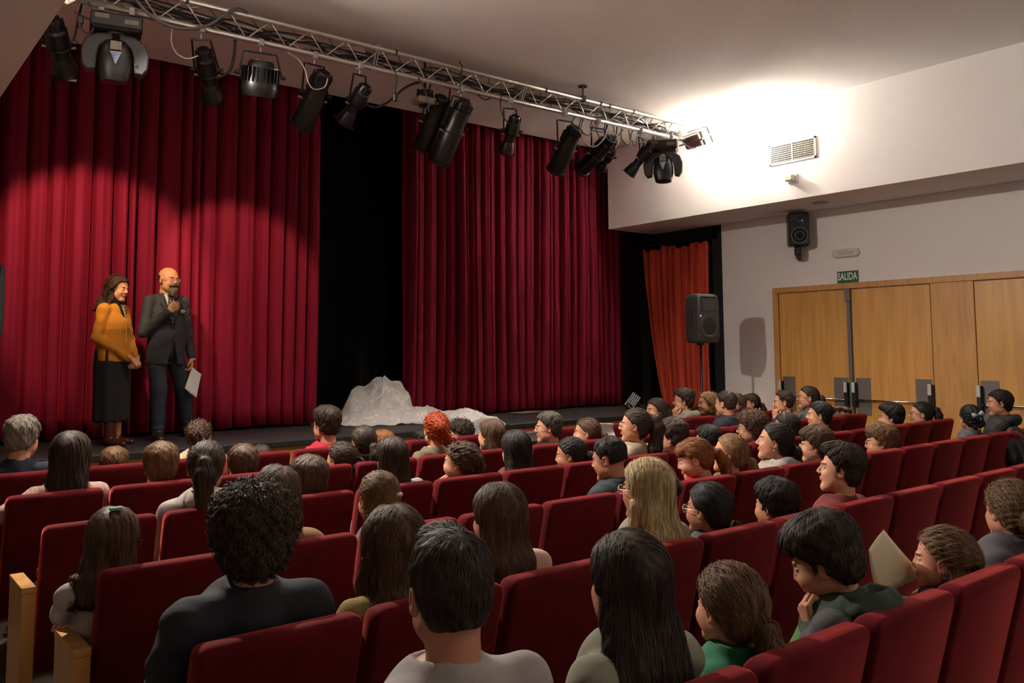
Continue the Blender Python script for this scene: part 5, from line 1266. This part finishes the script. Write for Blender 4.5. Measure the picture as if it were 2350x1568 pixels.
P_['m8'] = person('balding man in a navy coat, seen from behind near the orange-red side curtain', 4, 1664, 896, 'man', 1.05, HH('short', t=.003, fr=.72, fade=.5, seed=47), 'dark', 'fair', 'jacket', c_(24, 25, 38), gaze=R_(-45), seat=12, w=1.05)
P_['m9'] = person('man with receding dark hair leaning his chin on his hand beside the wall', 4, 1796, 896, 'man', 1.03, HH('short', t=.004, fr=.62, fade=.5, seed=48), 'dark', 'fair', 'jacket', c_(26, 24, 34), gaze=R_(-17), seat=14, arms={0: CHK(-1)})
P_['w15'] = person('woman with dark hair tied back and black glasses in front of the first door', 4, 1852, 885, 'woman', 1.08, HH('bun', br=.045, tz=.0, seed=49), 'dark', 'fair', 'sweater', c_(90, 92, 88), gaze=R_(-15), glas=M_GLASS_RIM, pitch=R_(6), seat=15)
# row 5
P_['m10'] = person('grey-haired man in a dark navy sweater at the far left of the front row', 5, 54, 956, 'man', 1.08, HH('short', t=.012, seed=50, mess=.005), 'grey', 'fair', 'tee', c_(22, 28, 46), gaze=R_(-3), w=1.08)
P_['b9'] = person('child whose brown hair shows below the brown boots of the woman on stage', 5, 264, 1028, 'child', .98, HH('short', t=.012, seed=51), 'lbrown', 'fair', 'sweater', c_(60, 58, 56), gaze=R_(-4))
P_['g15'] = person('girl with curly bun and beige fluffy jacket at the feet of the man on stage', 5, 458, 962, 'woman', 1.0, HH('updo', seed=52, frizz=.012, lift=.012), 'brown', 'fair', 'fluffy', c_(190, 160, 128), gaze=R_(-20), seat=2)
P_['g16'] = person('child with only dark hair showing, left of the man in red sweater', 5, 597, 1019, 'child', .95, HH('bun', br=.03, seed=53), 'dark', 'fair', 'sweater', c_(30, 34, 44), gaze=0, seat=3)
P_['m11'] = person('man with thick dark hair, glasses and red sweater over a white collar', 5, 748, 936, 'man', 1.08, HH('short', t=.016, seed=54), 'dark', 'fair', 'tee', c_(150, 16, 34), gaze=R_(4), glas=M_GLASS_RIM, collar=c_(190, 180, 165), seat=4)
P_['g17'] = person('child with ginger hair peeking above the heads right of the low white-tied ponytail', 5, 876, 991, 'child', .95, HH('short', t=.014, seed=55), 'ginger', 'fair', 'sweater', c_(60, 50, 44), gaze=0, seat=5)
P_['b10'] = person('child of whom a sliver of black hair shows left of the red-haired woman', 5, 972, 988, 'child', .95, HH('short', t=.012, seed=56), 'black', 'mid', 'sweater', c_(30, 30, 30), gaze=0, seat=6)
P_['b11'] = person('boy with dark tight curls in profile, right of the red-haired woman', 5, 1052, 962, 'child', 1.1, HH('curly', t=.014, seed=57), 'dark', 'fair', 'sweater', c_(60, 40, 40), gaze=R_(48), seat=7)
P_['w16'] = person('person with dark wavy hair left of the man in glasses near the stage lamp', 5, 1504, 913, 'woman', 1.08, HH('bob', len=.16, seed=58), 'dark', 'fair', 'sweater', c_(30, 28, 28), gaze=R_(10), seat=12)
P_['m12'] = person('man with dark wavy hair, glasses and grey hoodie holding his hand over his mouth', 5, 1567, 893, 'man', 1.05, HH('short', t=.015, seed=59, mess=.005), 'dark', 'fair', 'hoodie', c_(122, 120, 102), gaze=R_(-20), glas=M_GLASS_RIM, seat=13, arms={0: CHK(-1)})
P_['g18'] = person('girl with curly golden-blond hair in front of the orange-red side curtain', 5, 1622, 899, 'child', 1.1, HH('curlylong', len=.20, seed=60, lift=.014), 'dblond', 'fair', 'sweater', c_(60, 52, 46), gaze=R_(0), seat=14)
P_['g19'] = person('child whose brown hair shows right of the balding man in navy', 5, 1690, 903, 'child', 1.0, HH('bob', len=.14, seed=61), 'brown', 'fair', 'sweater', c_(120, 110, 90), gaze=0, seat=15)
P_['g20'] = person('girl with a dark fringe, low ponytail and cream top against the pale wall', 5, 1722, 902, 'child', 1.02, HH('pony', len=.17, tz=-.02, bang=1, seed=62), 'dark', 'fair', 'sweater', c_(190, 180, 150), gaze=R_(-18), seat=16, dy=.12)

# small accessories that belong to a person
def acc(key, name, m, build):
    root, O, HM, hp, N, J = P_[key]; mb = MB(); build(mb, HM, N); return mb.done(name, m, root, True)
acc('g4', 'hair_clip', mat('mint', c_(120, 175, 165), .4), lambda mb, HM, N: mb.box((-.022, -.010, -.006), (.022, .010, .006), Matrix.Translation(HM((.022, -.055, .135))), bev=.003))
acc('g5', 'hair_bow', mat('pink_bow', c_(205, 150, 140), .5), lambda mb, HM, N: [mb.tube([HM((.062, -.095, .03)), HM((.042, -.112, .036)), HM((.025, -.118, .032))], [.012, .006, .013], 8)])
acc('w3', 'hair_clip', mat('dark_clip', (.02, .015, .012), .3), lambda mb, HM, N: [mb.tube([HM((.03, -.122, .055)), HM((.046, -.125, .02)), HM((.045, -.118, -.01))], [.008, .017, .010], 8)])
acc('w7', 'drawstring', mat('cord_grey', (.4, .38, .36), .7), lambda mb, HM, N: mb.tube([(N[0]-.05, N[1]+.08, N[2]-.04), (N[0]-.05, N[1]+.12, N[2]-.18)], .004, 6))
acc('w6', 'earring', M_CHROME, lambda mb, HM, N: mb.tube([HM((-.086, -.006, -.036)), HM((-.087, -.006, -.046))], [.004, .006], 8))
acc('g6', 'earring', M_CHROME, lambda mb, HM, N: mb.tube([HM((-.085, -.006, -.036)), HM((-.086, -.006, -.042))], [.004, .005], 8))
acc('g7', 'hair_bow', mat('blue_bow', c_(130, 140, 165), .6), lambda mb, HM, N: [mb.tube([HM((sx*.045, -.128, .05+sx*.012)), HM((0, -.14, .045))], [.026, .008], 8) for sx in (-1, 1)]+[mb.tube([HM((0, -.14, .045)), HM((.02, -.135, .005))], [.008, .018], 8)])
acc('g11', 'headband', mat('pearl', (.28, .25, .22), .3), lambda mb, HM, N: mb.tube([HM((.090*math.sin(a), .01, .036+.104*math.cos(a))) for a in [(-1.3+2.6*i/16) for i in range(17)]], .0024, 6))
acc('w15', 'earring', M_CHROME, lambda mb, HM, N: mb.tube([HM((-.085, -.006, -.036)), HM((-.086, -.006, -.042))], [.004, .005], 8))
# hoodie panel of the boy with his cheek on his fist
def sheet(name, pts, m, label, cat='paper', bend=.02, n=8, th=.0012):
    """quad patch through 4 corners with a gentle curl"""
    A, B, C, D = [np.array(p, float) for p in pts]; nn_ = np.cross(B-A, D-A); nn_ /= np.linalg.norm(nn_); V = []
    for i in range(n+1):
        for j in range(n+1):
            u, v = i/n, j/n; V.append((A*(1-u)+B*u)*(1-v)+(D*(1-u)+C*u)*v+nn_*bend*(4*u*(1-u)+.4*math.sin(v*3)))
    F = [(i*(n+1)+j, (i+1)*(n+1)+j, (i+1)*(n+1)+j+1, i*(n+1)+j+1) for i in range(n) for j in range(n)]
    o = link_mesh(name, V, F, m, None, True); md = o.modifiers.new('s', 'SOLIDIFY'); md.thickness = th; return tag(o, label, cat)
q = [on_y(x, y, 1.62) for x, y in ((2028, 1216), (1994, 1262), (2040, 1378), (2120, 1320))]
sheet('paper_sheet', [q[0], q[3]+np.array([0, .0, 0]), q[2]+np.array([.0, .04, 0]), q[1]], M_CREAM, 'large creased cream sheet of paper standing up beside the girl with half-up braids', bend=.006)
q = [on_y(x, y, 5.85) for x, y in ((1370, 972), (1408, 972), (1414, 1002), (1378, 1004))]
sheet('paper_sheet', q, M_PAPER, 'curled white sheet of paper held up left of the woman with the high ponytail', bend=.05)
q = [on_y(x, y, 5.95) for x, y in ((1203, 993), (1232, 990), (1236, 1014), (1210, 1016))]
sheet('paper_sheet', q, mat('grey_paper', c_(110, 104, 100), .8), 'grey-white sheet in front of the grey-haired person with thin glasses', bend=.01)
# coats laid over seats
def coat(name, loc, size, m, label, seed, lining=None):
    root = empty(name, loc, 0, label, 'coat'); sx, sy, sz = size
    def fn(p):
        d = ell(p, (0, .0, 0), (sx, sy, sz)); d = smin(d, ell(p, (sx*.2, -sy*.5, -sz*.6), (sx*.6, sy*.7, sz*.7)), .04)
        return d+.012*nz3(p, 22, seed)+.008*np.sin(p[:, 0]*60+p[:, 2]*25+seed)
    seg_mesh('outer_shell', nets(fn, (-sx-.08, -sy-.1, -sz*1.5-.05), (sx+.08, sy+.1, sz+.08), .012), m, root)
    if lining:
        seg_mesh('lining', nets(lambda p: cap(p, (-sx*.8, -sy*.4, sz*.75), (sx*.75, -sy*.7, sz*.35), .035, .03)+.01*nz3(p, 30, seed+3), (-sx-.1, -sy-.15, -sz), (sx+.1, sy, sz+.12), .01), lining, root)
    return root
coat('coat', (8.70, YK[2]+.04, .80), (.19, .07, .20), mat('navy_nylon', (.008, .009, .016), .5), 'dark navy padded jacket with red lining draped over a seat back at the right edge', 3, mat('red_lining', c_(120, 22, 30), .6))
coat('coat', (9.28, YK[4]+.18, .96), (.24, .10, .10), mat('pink_beige', c_(150, 112, 96), .8), 'pinkish beige coat heaped over the last seat near the door', 5, mat('black_bag', (.01, .01, .012), .5))
coat('backpack', (X00+SP*.42, YK[3]+.40, .60), (.17, .13, .13), mat('dark_teal_bag', (.012, .03, .035), .45), 'dark teal bag lying on the leftmost seat of the third row', 9, mat('red_patch', c_(110, 20, 24), .6))['category'] = 'bag'
# ------------------------------------------------------------------ presenters on stage
def presenter_man():
    O = np.array([2.71, 9.02, Z_ST]); yaw = math.atan2(-.10, -.99)
    root = empty('person', tuple(O), 0, 'bald bearded man in a dark grey suit speaking into a microphone on stage', 'person')
    Rb = rotm(yaw).astype(float)
    B = lambda *v: Rb@np.array(v, float)
    hy = math.atan2(-.33, -.94)
    hc = B(0, .042, 1.622)
    M3 = rotm(hy, R_(-3), 0).astype(float)
    HV, HF, mk, HM, hp = build_head(root, 'man', M3, hc, 1.08, 'stage', 9, HH('balding', t=.010, seed=70), 'dgrey', glas=mat('rim_amber', c_(150, 70, 20), .3), sc=(1.04, 1.02, 1.0))
    bpy.data.objects.remove(hp)
    # fringe of hair round the back only
    def fr(p):
        d = ell(p, (0, -.016, .03), (.083, .104, .082)); d = smax(d, p[..., 1]-(-.012), .01); d = smax(d, p[..., 2]-(.058-.2*np.clip(p[..., 1]+.02, -.1, 0)*0), .01); d = smax(d, -.075-p[..., 2], .01)
        return smax(d, -ell(p, (0, -.004, -.010), (.2, .020, .032)), .006)+.003*nz3(p, 90, 1)
    V, F = nets(fr, (-.12, -.15, -.12), (.12, .08, .12), .006); S = 1.08
    seg_mesh('hair', ((V*S)@M3.T.astype(f32)+hc.astype(f32), F), hair_mat(c_(52, 44, 36)), root)
    # beard and moustache
    def bd(p):
        ps = p.copy(); ps[..., 0] = np.abs(ps[..., 0])
        d = ell(ps, (0, .066, -.098), (.042, .042, .046)); d = smin(d, cap(ps, (.020, .075, -.085), (.070, .005, -.035), .019, .010), .02)
        d = smin(d, ell(ps, (0, .078, -.118), (.028, .028, .034)), .02)
        d = smax(d, -ell(ps, (0, .098, -.056), (.020, .022, .012)), .006)
        m = chain(ps, [(.0, .104, -.040), (.022, .099, -.044), (.045, .086, -.050), (.056, .082, -.042)], [.0085, .010, .008, .003], .006)
        return smin(d, m, .004)+.003*nz3(p, 120, 3)+.0015*nz3(p, 230, 1)
    V, F = nets(bd, (-.1, -.03, -.18), (.1, .14, .02), .004)
    sv, sf = strands(bd, lambda p: A3(0, .15, -1)+(p*A3(1, 0, 0))*4, V, 900, 6, .006, .0014, 3, lift=.004, zmin=-.17)
    V, F = join([(V, F), (sv, sf)])
    seg_mesh('beard', ((V*S)@M3.T.astype(f32)+hc.astype(f32), F), hair_mat(c_(112, 98, 78)), root)
    shR, shL = np.array([.172, 0, 1.405]), np.array([-.172, 0, 1.405])
    elR, wrR = np.array([.245, .05, 1.09]), np.array([.085, .255, 1.285])
    elL, wrL = np.array([-.238, -.03, 1.10]), np.array([-.262, .03, .845])
    # feet in body-local coordinates
    ftR = Rb.T@(np.array([2.635, 8.92, Z_ST])-O); ftL = Rb.T@(np.array([3.02, 9.20, Z_ST])-O)
    def jacket(p):
        d = ell(p, (0, .0, 1.24), (.180, .128, .27)); d = smin(d, ell(p, (0, .035, 1.06), (.182, .155, .22)), .06)
        d = smin(d, loft(p, [.76, .80, .95, 1.10], [0]*4, [.01, .01, .02, .02], [.192, .196, .188, .178], [.148, .152, .156, .14]), .03)
        for s, sh, el, wr in ((1, shR, elR, wrR), (-1, shL, elL, wrL)):
            a = smin(cap(p, sh, el, .060, .055), cap(p, el, wr, .055, .043), .02); a = a+.0025*np.sin(p[:, 2]*75+p[:, 0]*50)*np.sin(p[:, 1]*40)
            d = smin(d, a, .025); d = smin(d, cap(p, (0, -.02, 1.455), sh+np.array([0, 0, .002]), .045, .052), .035)
        d = smin(d, cap(p, (0, -.035, 1.43), (0, -.03, 1.50), .075, .062), .02)
        d = smax(d, -cap(p, (0, -.01, 1.45), (0, .02, 1.62), .058, .075), .008)
        # open front V and cutaway skirt
        wv = np.interp(p[:, 2], [1.10, 1.14, 1.46, 1.55], [.0, .004, .062, .075]); vv = np.maximum(np.abs(p[:, 0]+.0)-wv, .045-p[:, 1])
        d = smax(d, -vv, .004)
        ws = np.interp(p[:, 2], [.74, .98, 1.0], [.06, .004, 0]); v2 = np.maximum(np.abs(p[:, 0]+.015)-ws, .04-p[:, 1]); d = smax(d, -v2, .004)
        d = np.maximum(d, -(np.maximum(d+.03, .775-p[:, 2]+(-.0))) if False else d)
        d = d+.003*nz3(p, 26, 2)+.004*np.sin(p[:, 2]*34+p[:, 0]*26)*np.clip(1-np.abs(p[:, 2]-1.03)*5, 0, 1)
        return d
    T = lambda VF: (VF[0]@Rb.T.astype(f32), VF[1])
    suit = mat('suit_wool', c_(47, 46, 50), .8, bump=.15, bscale=400, sheen=.1); suit2 = mat('suit_trousers', c_(38, 42, 52), .8, bump=.15, bscale=400)
    seg_mesh('suit_jacket', T(nets(jacket, (-.40, -.22, .72), (.40, .40, 1.56), .0085)), suit, root)
    def shirt(p):
        d = ell(p, (0, .0, 1.25), (.17, .118, .25)); d = smin(d, ell(p, (0, .03, 1.08), (.165, .138, .2)), .06); d = smin(d, cap(p, (0, -.012, 1.40), (0, .002, 1.495), .070, .059), .03)
        q = np.hypot(p[:, 0], p[:, 1]+.0); d = smin(d, np.maximum(np.abs(q-.063)-.005, np.abs(p[:, 2]-1.500+.22*np.clip(p[:, 1], 0, .1))-.034), .006); return d
    sh_o = seg_mesh('shirt', T(nets(shirt, (-.2, -.16, .95), (.2, .2, 1.54), .008)), mat('white_shirt', c_(190, 180, 165), .8, var=.15, vscale=30, stretch=(30, 1, .1)), root)
    def tie(p): return cap(p*A3(1, .55, 1), (0, .068, 1.455), (0, .075, 1.10), .022, .036)
    def tie(p):
        w_ = np.interp(p[:, 2], [1.05, 1.40, 1.43, 1.465, 1.48], [.042, .024, .016, .024, .014]); y0 = np.interp(p[:, 2], [1.05, 1.15, 1.25, 1.36, 1.44, 1.48], [.168, .150, .125, .110, .082, .064])
        return np.maximum(np.maximum(np.abs(p[:, 0])-w_, np.abs(p[:, 1]-y0-.006)-.010), np.maximum(1.06-p[:, 2], p[:, 2]-1.478))
    tm = mat('tie_dark', (.02, .016, .024), .6); t_o = seg_mesh('tie', T(nets(tie, (-.06, .03, 1.04), (.06, .2, 1.50), .004)), tm, root)
    mb = MB()
    for (x, z, y) in ((.004, 1.405, .108), (-.008, 1.33, .128), (.010, 1.26, .142), (-.004, 1.19, .156)): mb.lathe([(.008, 0), (.006, .003)], 10, Matrix([[*Rb[0], 0], [*Rb[1], 0], [*Rb[2], 0], [0, 0, 0, 1]]) @ axes_M((x, y+.004, z), (0, 1, 0)))
    mb.done('tie_dots', mat('tie_cream', c_(215, 200, 170), .6), t_o)
    # lapels: thin raised wedges
    RM = Matrix([[*Rb[0], 0], [*Rb[1], 0], [*Rb[2], 0], [0, 0, 0, 1]])
    mb = MB()
    for s in (-1, 1):
        out = [(.004, 1.13, .172), (.050, 1.24, .145), (.105, 1.375, .112), (.118, 1.395, .100), (.098, 1.412, .098), (.085, 1.455, .060), (.062, 1.49, .030)]
        inn = [(.002, 1.13, .172), (.026, 1.24, .150), (.044, 1.36, .126), (.050, 1.38, .118), (.052, 1.40, .108), (.056, 1.45, .078), (.058, 1.49, .040)]
        V = [(s*x, y+.006, z) for x, z, y in out]+[(s*x, y+.010, z) for x, z, y in inn]; n = len(out)
        F = [(i, i+1, n+i+1, n+i) if s > 0 else (i, n+i, n+i+1, i+1) for i in range(n-1)]; mb.add(V, F, RM)
    o = mb.done('lapels', suit, root, True); md = o.modifiers.new('s', 'SOLIDIFY'); md.thickness = .006; md.offset = -1
    mb = MB()
    for k in range(4): mb.tube([(-.125-.008+k*.010, .127, 1.285), (-.130+k*.011, .136, 1.310+.004*(k % 2)), (-.128+k*.010, .131, 1.322-.006*(k == 3))], [.008, .010, .004], 6, RM)
    mb.done('pocket_square', mat('pocket_silk', c_(215, 190, 165), .5), root, True)
    def trou(p):
        d = ell(p, (0, .0, .93), (.185, .14, .14))
        for s, ft in ((1, ftR), (-1, ftL)):
            hp_ = np.array([s*.095, 0, .88]); kn = hp_*.5+np.array([ft[0], ft[1], .10])*.5+np.array([0, .03, .03]); an = np.array([ft[0], ft[1]-.02, .08])
            l = smin(cap(p, hp_, kn, .098, .078), cap(p, kn, an, .078, .062), .03); l = l+.003*np.sin(p[:, 2]*30+p[:, 0]*35+s+3*np.sin(p[:, 1]*20))*np.clip(1.2-p[:, 2]*1.1, 0, 1)+.004*np.sin(p[:, 2]*80+s)*(p[:, 2] < .18)
            d = smin(d, l, .03)
        return smax(d, .045-p[:, 2], .005)
    seg_mesh('trousers', T(nets(trou, (-.42, -.36, .02), (.42, .36, 1.06), .010)), suit2, root)
    for s, ft, a in ((1, ftR, .25), (-1, ftL, -.45)):
        d_ = np.array([math.sin(a), math.cos(a), 0]); b = np.array([ft[0], ft[1], 0])
        def sf(p): return smax(smin(smin(cap(p, b-d_*.05+A3(0, 0, .035), b+d_*.16+A3(0, 0, .028), .038, .036), cap(p, b+A3(0, 0, .05), b+A3(0, 0, .09), .045, .042), .03), cap(p, b+d_*.05+A3(0, 0, .04), b+d_*.12+A3(0, 0, .03), .045, .042), .02), .001-p[:, 2], .004)
        seg_mesh('shoe', T(nets(sf, tuple(b-.16+A3(0, 0, .155)), tuple(b+A3(.26, .26, .16)), .007)), mat('brown_shoe', c_(52, 34, 24), .35), root)
    # body (skin)
    def skin(p):
        d = ell(p, (0, 0, 1.2), (.15, .1, .26)); d = smin(d, ell(p, (0, 0, .95), (.15, .1, .12)), .05); d = smin(d, cap(p, (0, -.02, 1.4), (0, -.01, 1.52), .055, .055), .03)
        for s, sh, el, wr, ft in ((1, shR, elR, wrR, ftR), (-1, shL, elL, wrL, ftL)):
            d = smin(d, smin(cap(p, sh, el, .045, .038), cap(p, el, wr, .038, .027), .02), .02); d = smin(d, cap(p, (s*.09, 0, .9), (ft[0], ft[1], .1), .07, .04), .03)
        return d
    V1, F1 = T(nets(skin, (-.4, -.35, .05), (.4, .4, 1.6), .02)); parts = [(HV, HF), (V1, F1)]; mks = [mk, np.zeros((len(V1), 3), f32)]
    mic0, mic1 = np.array([.045, .305, 1.245]), np.array([.012, .235, 1.455])
    # right hand round the microphone: fingers point across to the left
    V, F = hand_mesh([1.45, 1.5, 1.55, 1.6], .02, .95, .003); V = V.copy(); V[:, 0] *= -1; F = F[:, ::-1]
    V = V@frame((-.45, .40, .38), (.25, .85, -.2)).T.astype(f32)*1.0+(wrR+np.array([-.004, .004, .012])).astype(f32); V = V@Rb.T.astype(f32); parts.append((V, F)); mks.append(np.zeros((len(V), 3), f32))
    V, F = hand_mesh([.7, .8, .9, 1.], .04, .8, .003)
    V = V@frame((.02, .12, -1), (-1, .2, 0)).T.astype(f32)+(wrL+np.array([0, .0, -.02])).astype(f32); V = V@Rb.T.astype(f32); parts.append((V, F)); mks.append(np.zeros((len(V), 3), f32))
    V, F = join(parts); seg_mesh('body', (V, F), skin_mat(SKIN['stage']), root, np.concatenate(mks))
    for wr, el in ((wrR, elR), (wrL, elL)):
        dd = (wr-el)/np.linalg.norm(wr-el); MB().tube([RM @ Vector(wr+dd*.03), RM @ Vector(wr+dd*.048)], .034, 14).done('shirt_cuff', mat('white_shirt', (.5, .5, .5)), sh_o)
    hx = wrR+np.array([-.060, .015, .050])
    m_root = empty('microphone', tuple(O), 0, 'black handheld microphone held by the bearded man', 'microphone')
    a, b = RM @ Vector(hx+np.array([.028, .020, -.10])), RM @ Vector(hx+np.array([-.016, -.012, .085])); ax = (b-a).normalized()
    MB().tube([a, a+ax*.02, b], [.010, .013, .017], 14).done('handle', M_BLACKP, m_root, True)
    MB().lathe([(.016, 0), (.024, .012), (.026, .03), (.020, .048), (.008, .056), (.001, .057)], 18, axes_M(b, ax)).done('grille', mat('mic_grille', (.05, .05, .05), .4, .8, bump=.6, bscale=900), m_root, True)
    hp_ = wrL+np.array([.0, .03, -.13])
    P0 = [Rb@(hp_+np.array(v))+O for v in ((.00, .0, .02), (-.085, .03, -.06), (-.02, .07, -.30), (.085, .02, -.20))]
    sheet('paper_sheet', P0, M_PAPER, 'white folded paper in the lowered left hand of the suited man on stage', bend=.015)
    MB().lathe([(.006, 0), (.003, .004)], 10, RM @ axes_M((-.098, .118, 1.39), (0, 1, 0))).done('lapel_pin', mat('brass', (.6, .45, .2), .3, 1.), root)
def presenter_woman():
    O = np.array([2.17, 8.86, Z_ST]); yaw = math.atan2(-.62, -.78)
    root = empty('person', tuple(O), 0, 'woman with shoulder-length dark curls in a mustard blouse and long black skirt on stage', 'person')
    Rb = rotm(yaw).astype(float); B = lambda *v: Rb@np.array(v, float)
    hc = B(0, .035, 1.505); M3 = rotm(math.atan2(-.62, -.78), R_(-10), 0).astype(float)
    HV, HF, mk, HM, hp = build_head(root, 'woman', M3, hc, 1.0, 'stage', 9, HH('curlylong', len=.22, wid=1.12, seed=71, fwd=.25, part=-.02, lift=.012), c_(62, 40, 28))
    T = lambda VF: (VF[0]@Rb.T.astype(f32), VF[1]); RM = Matrix([[*Rb[0], 0], [*Rb[1], 0], [*Rb[2], 0], [0, 0, 0, 1]])
    sh = {1: np.array([.142, -.005, 1.30]), -1: np.array([-.142, -.005, 1.30])}; el = {1: np.array([.200, -.02, 1.02]), -1: np.array([-.190, .03, 1.02])}; wr = {1: np.array([.055, .215, .835]), -1: np.array([-.060, .215, .835])}
    def blouse(p):
        d = ell(p, (0, .0, 1.14), (.150, .112, .24)); d = smin(d, ell(p, (0, .055, 1.14), (.128, .098, .10)), .05)
        d = smin(d, loft(p, [.80, .84, .98, 1.10], [0]*4, [.01, .01, .01, .01], [.182, .182, .168, .150], [.150, .150, .140, .125]), .04)
        for s in (-1, 1):
            a = smin(cap(p, sh[s], el[s], .055, .050), cap(p, el[s], wr[s], .050, .036), .025); a = a+.003*np.sin(p[:, 2]*60+p[:, 0]*40)*np.sin(p[:, 1]*45+1)
            d = smin(d, a, .022); d = smin(d, cap(p, (0, -.015, 1.325), sh[s], .044, .050), .035)
        d = smin(d, cap(p, (0, -.02, 1.30), (0, -.012, 1.375), .065, .055), .02)
        d = smax(d, -cap(p, (0, -.002, 1.36), (0, .02, 1.5), .049, .07), .006)
        wv = np.interp(p[:, 2], [1.20, 1.22, 1.34, 1.4], [0, .004, .026, .035]); d = smax(d, -np.maximum(np.abs(p[:, 0])-wv, .03-p[:, 1]), .004)
        sl = np.maximum(np.abs(p[:, 0]-.165)-.010, np.maximum(p[:, 2]-.93, -1)); d = smax(d, -np.maximum(sl, np.abs(p[:, 1]-.06)-.012), .004)
        return d+.004*nz3(p, 20, 4)+.004*np.sin(p[:, 2]*24+p[:, 0]*30+2)*np.clip((1.2-p[:, 2])*3, 0, 1)
    mus = mat('mustard_knit', c_(184, 116, 12), .8, bump=.2, bscale=400, sheen=.2, sheencol=(.9, .5, .1)); blk = mat('black_jersey', c_(24, 22, 23), .9)
    seg_mesh('blouse', T(nets(blouse, (-.36, -.22, .76), (.36, .36, 1.44), .008)), mus, root)
    mb = MB(); mb.tube([(.058*math.cos(a), -.005+.056*math.sin(a)+.012*max(0, math.sin(a)), 1.385-.02*max(0, math.sin(a))-.004) for a in [2*math.pi*i/24 for i in range(25)]], .009, 8, RM)
    for s in (-1, 1): mb.tube([(s*.030, .088, 1.345), (s*.018, .112, 1.28), (0, .130, 1.20)], .006, 6, RM)
    mb.done('neck_trim', blk, root, True)
    def under(p): return smin(ell(p, (0, .0, 1.17), (.148, .102, .21)), cap(p, (0, -.01, 1.3), (0, -.01, 1.36), .055, .048), .02)
    seg_mesh('undershirt', T(nets(under, (-.18, -.13, .94), (.18, .14, 1.42), .01)), blk, root)
    mb = MB(); cr = random.Random(3)
    for k in range(5): z = 1.345-k*.030; y = .100+(1.345-z)*.22; mb.tube([(-.022+.003*k, y, z), (.018-.003*k, y+.012, z-.028)], .0035, 6, RM); mb.tube([(.022-.003*k, y, z), (-.018+.003*k, y+.012, z-.028)], .0035, 6, RM)
    for s in (-1, 1): mb.tube([(s*.006, .14, 1.19), (s*.035, .165, 1.10), (s*.045-.0, .172, .99), (s*.02, .172, .945), (0, .174, .935)], .0022, 6, RM)
    mb.done('cord_necklace', mat('cord_silver', c_(190, 175, 150), .4, .3), root, True)
    def skirt(p):
        a = np.arctan2(p[:, 1], p[:, 0]); f = .010*np.sin(a*9+1)*np.clip((.9-p[:, 2]), 0, 1)
        return loft(p, [.225, .24, .5, .75, .90, .96], [0]*6, [.0]*6, [.160, .166, .170, .178, .168, .15], [.14, .146, .15, .155, .145, .13], 2.2)+f
    seg_mesh('skirt', T(nets(skirt, (-.24, -.2, .2), (.24, .2, 1.0), .010)), blk, root)
    def legs(p):
        d = None
        for s in (-1, 1):
            l = cap(p, (s*.07, .0, .9), (s*.075, .02+.03*s, .15), .07, .045); d = l if d is None else np.minimum(d, l)
        return d
    seg_mesh('leggings', T(nets(legs, (-.18, -.12, .1), (.18, .14, .9), .014)), blk, root)
    boot = mat('brown_leather', c_(74, 32, 18), .28, bump=.1, bscale=120)
    for s, a in ((1, .1), (-1, -.25)):
        d_ = np.array([math.sin(a), math.cos(a), 0]); b = np.array([s*.078, .02+.03*s, 0])
        def bf(p): return smax(smin(smin(cap(p, b-d_*.03+A3(0, 0, .035), b+d_*.165+A3(0, 0, .022), .036, .026), cap(p, b+A3(0, 0, .06), b+A3(0, 0, .26), .046, .055), .035), cap(p, b+d_*.04+A3(0, 0, .035), b+d_*.11+A3(0, 0, .026), .040, .034), .02), -p[:, 2], .004)
        seg_mesh('boot', T(nets(bf, tuple(b+A3(-.16, -.12, -.01)), tuple(b+A3(.16, .26, .33)), .007)), boot, root)
    def skin(p):
        d = ell(p, (0, 0, 1.12), (.13, .085, .24)); d = smin(d, ell(p, (0, 0, .9), (.15, .1, .12)), .05); d = smin(d, cap(p, (0, -.02, 1.28), (0, -.012, 1.40), .046, .046), .03)
        for s in (-1, 1): d = smin(d, smin(cap(p, sh[s], el[s], .04, .035), cap(p, el[s], wr[s], .034, .025), .02), .02); d = smin(d, cap(p, (s*.08, 0, .86), (s*.075, .02, .1), .07, .035), .03)
        return d
    V1, F1 = T(nets(skin, (-.34, -.2, .05), (.34, .34, 1.48), .02)); parts = [(HV, HF), (V1, F1)]; mks = [mk, np.zeros((len(V1), 3), f32)]
    for s in (1, -1):
        V, F = hand_mesh([.75, .8, .85, .9], .03, .6, .003); V = V.copy()
        if s == 1: V[:, 0] *= -1; F = F[:, ::-1]
        V = (V*.88)@frame((-s*.62, .32, -.55), (s*.35 if s == 1 else s*.2, 1, .35)).T.astype(f32)+(wr[s]+np.array([-s*.01, .018+(.022 if s == 1 else 0), -.018])).astype(f32); V = V@Rb.T.astype(f32); parts.append((V, F)); mks.append(np.zeros((len(V), 3), f32))
    V, F = join(parts); seg_mesh('body', (V, F), skin_mat(SKIN['stage']), root, np.concatenate(mks))
presenter_man(); presenter_woman()
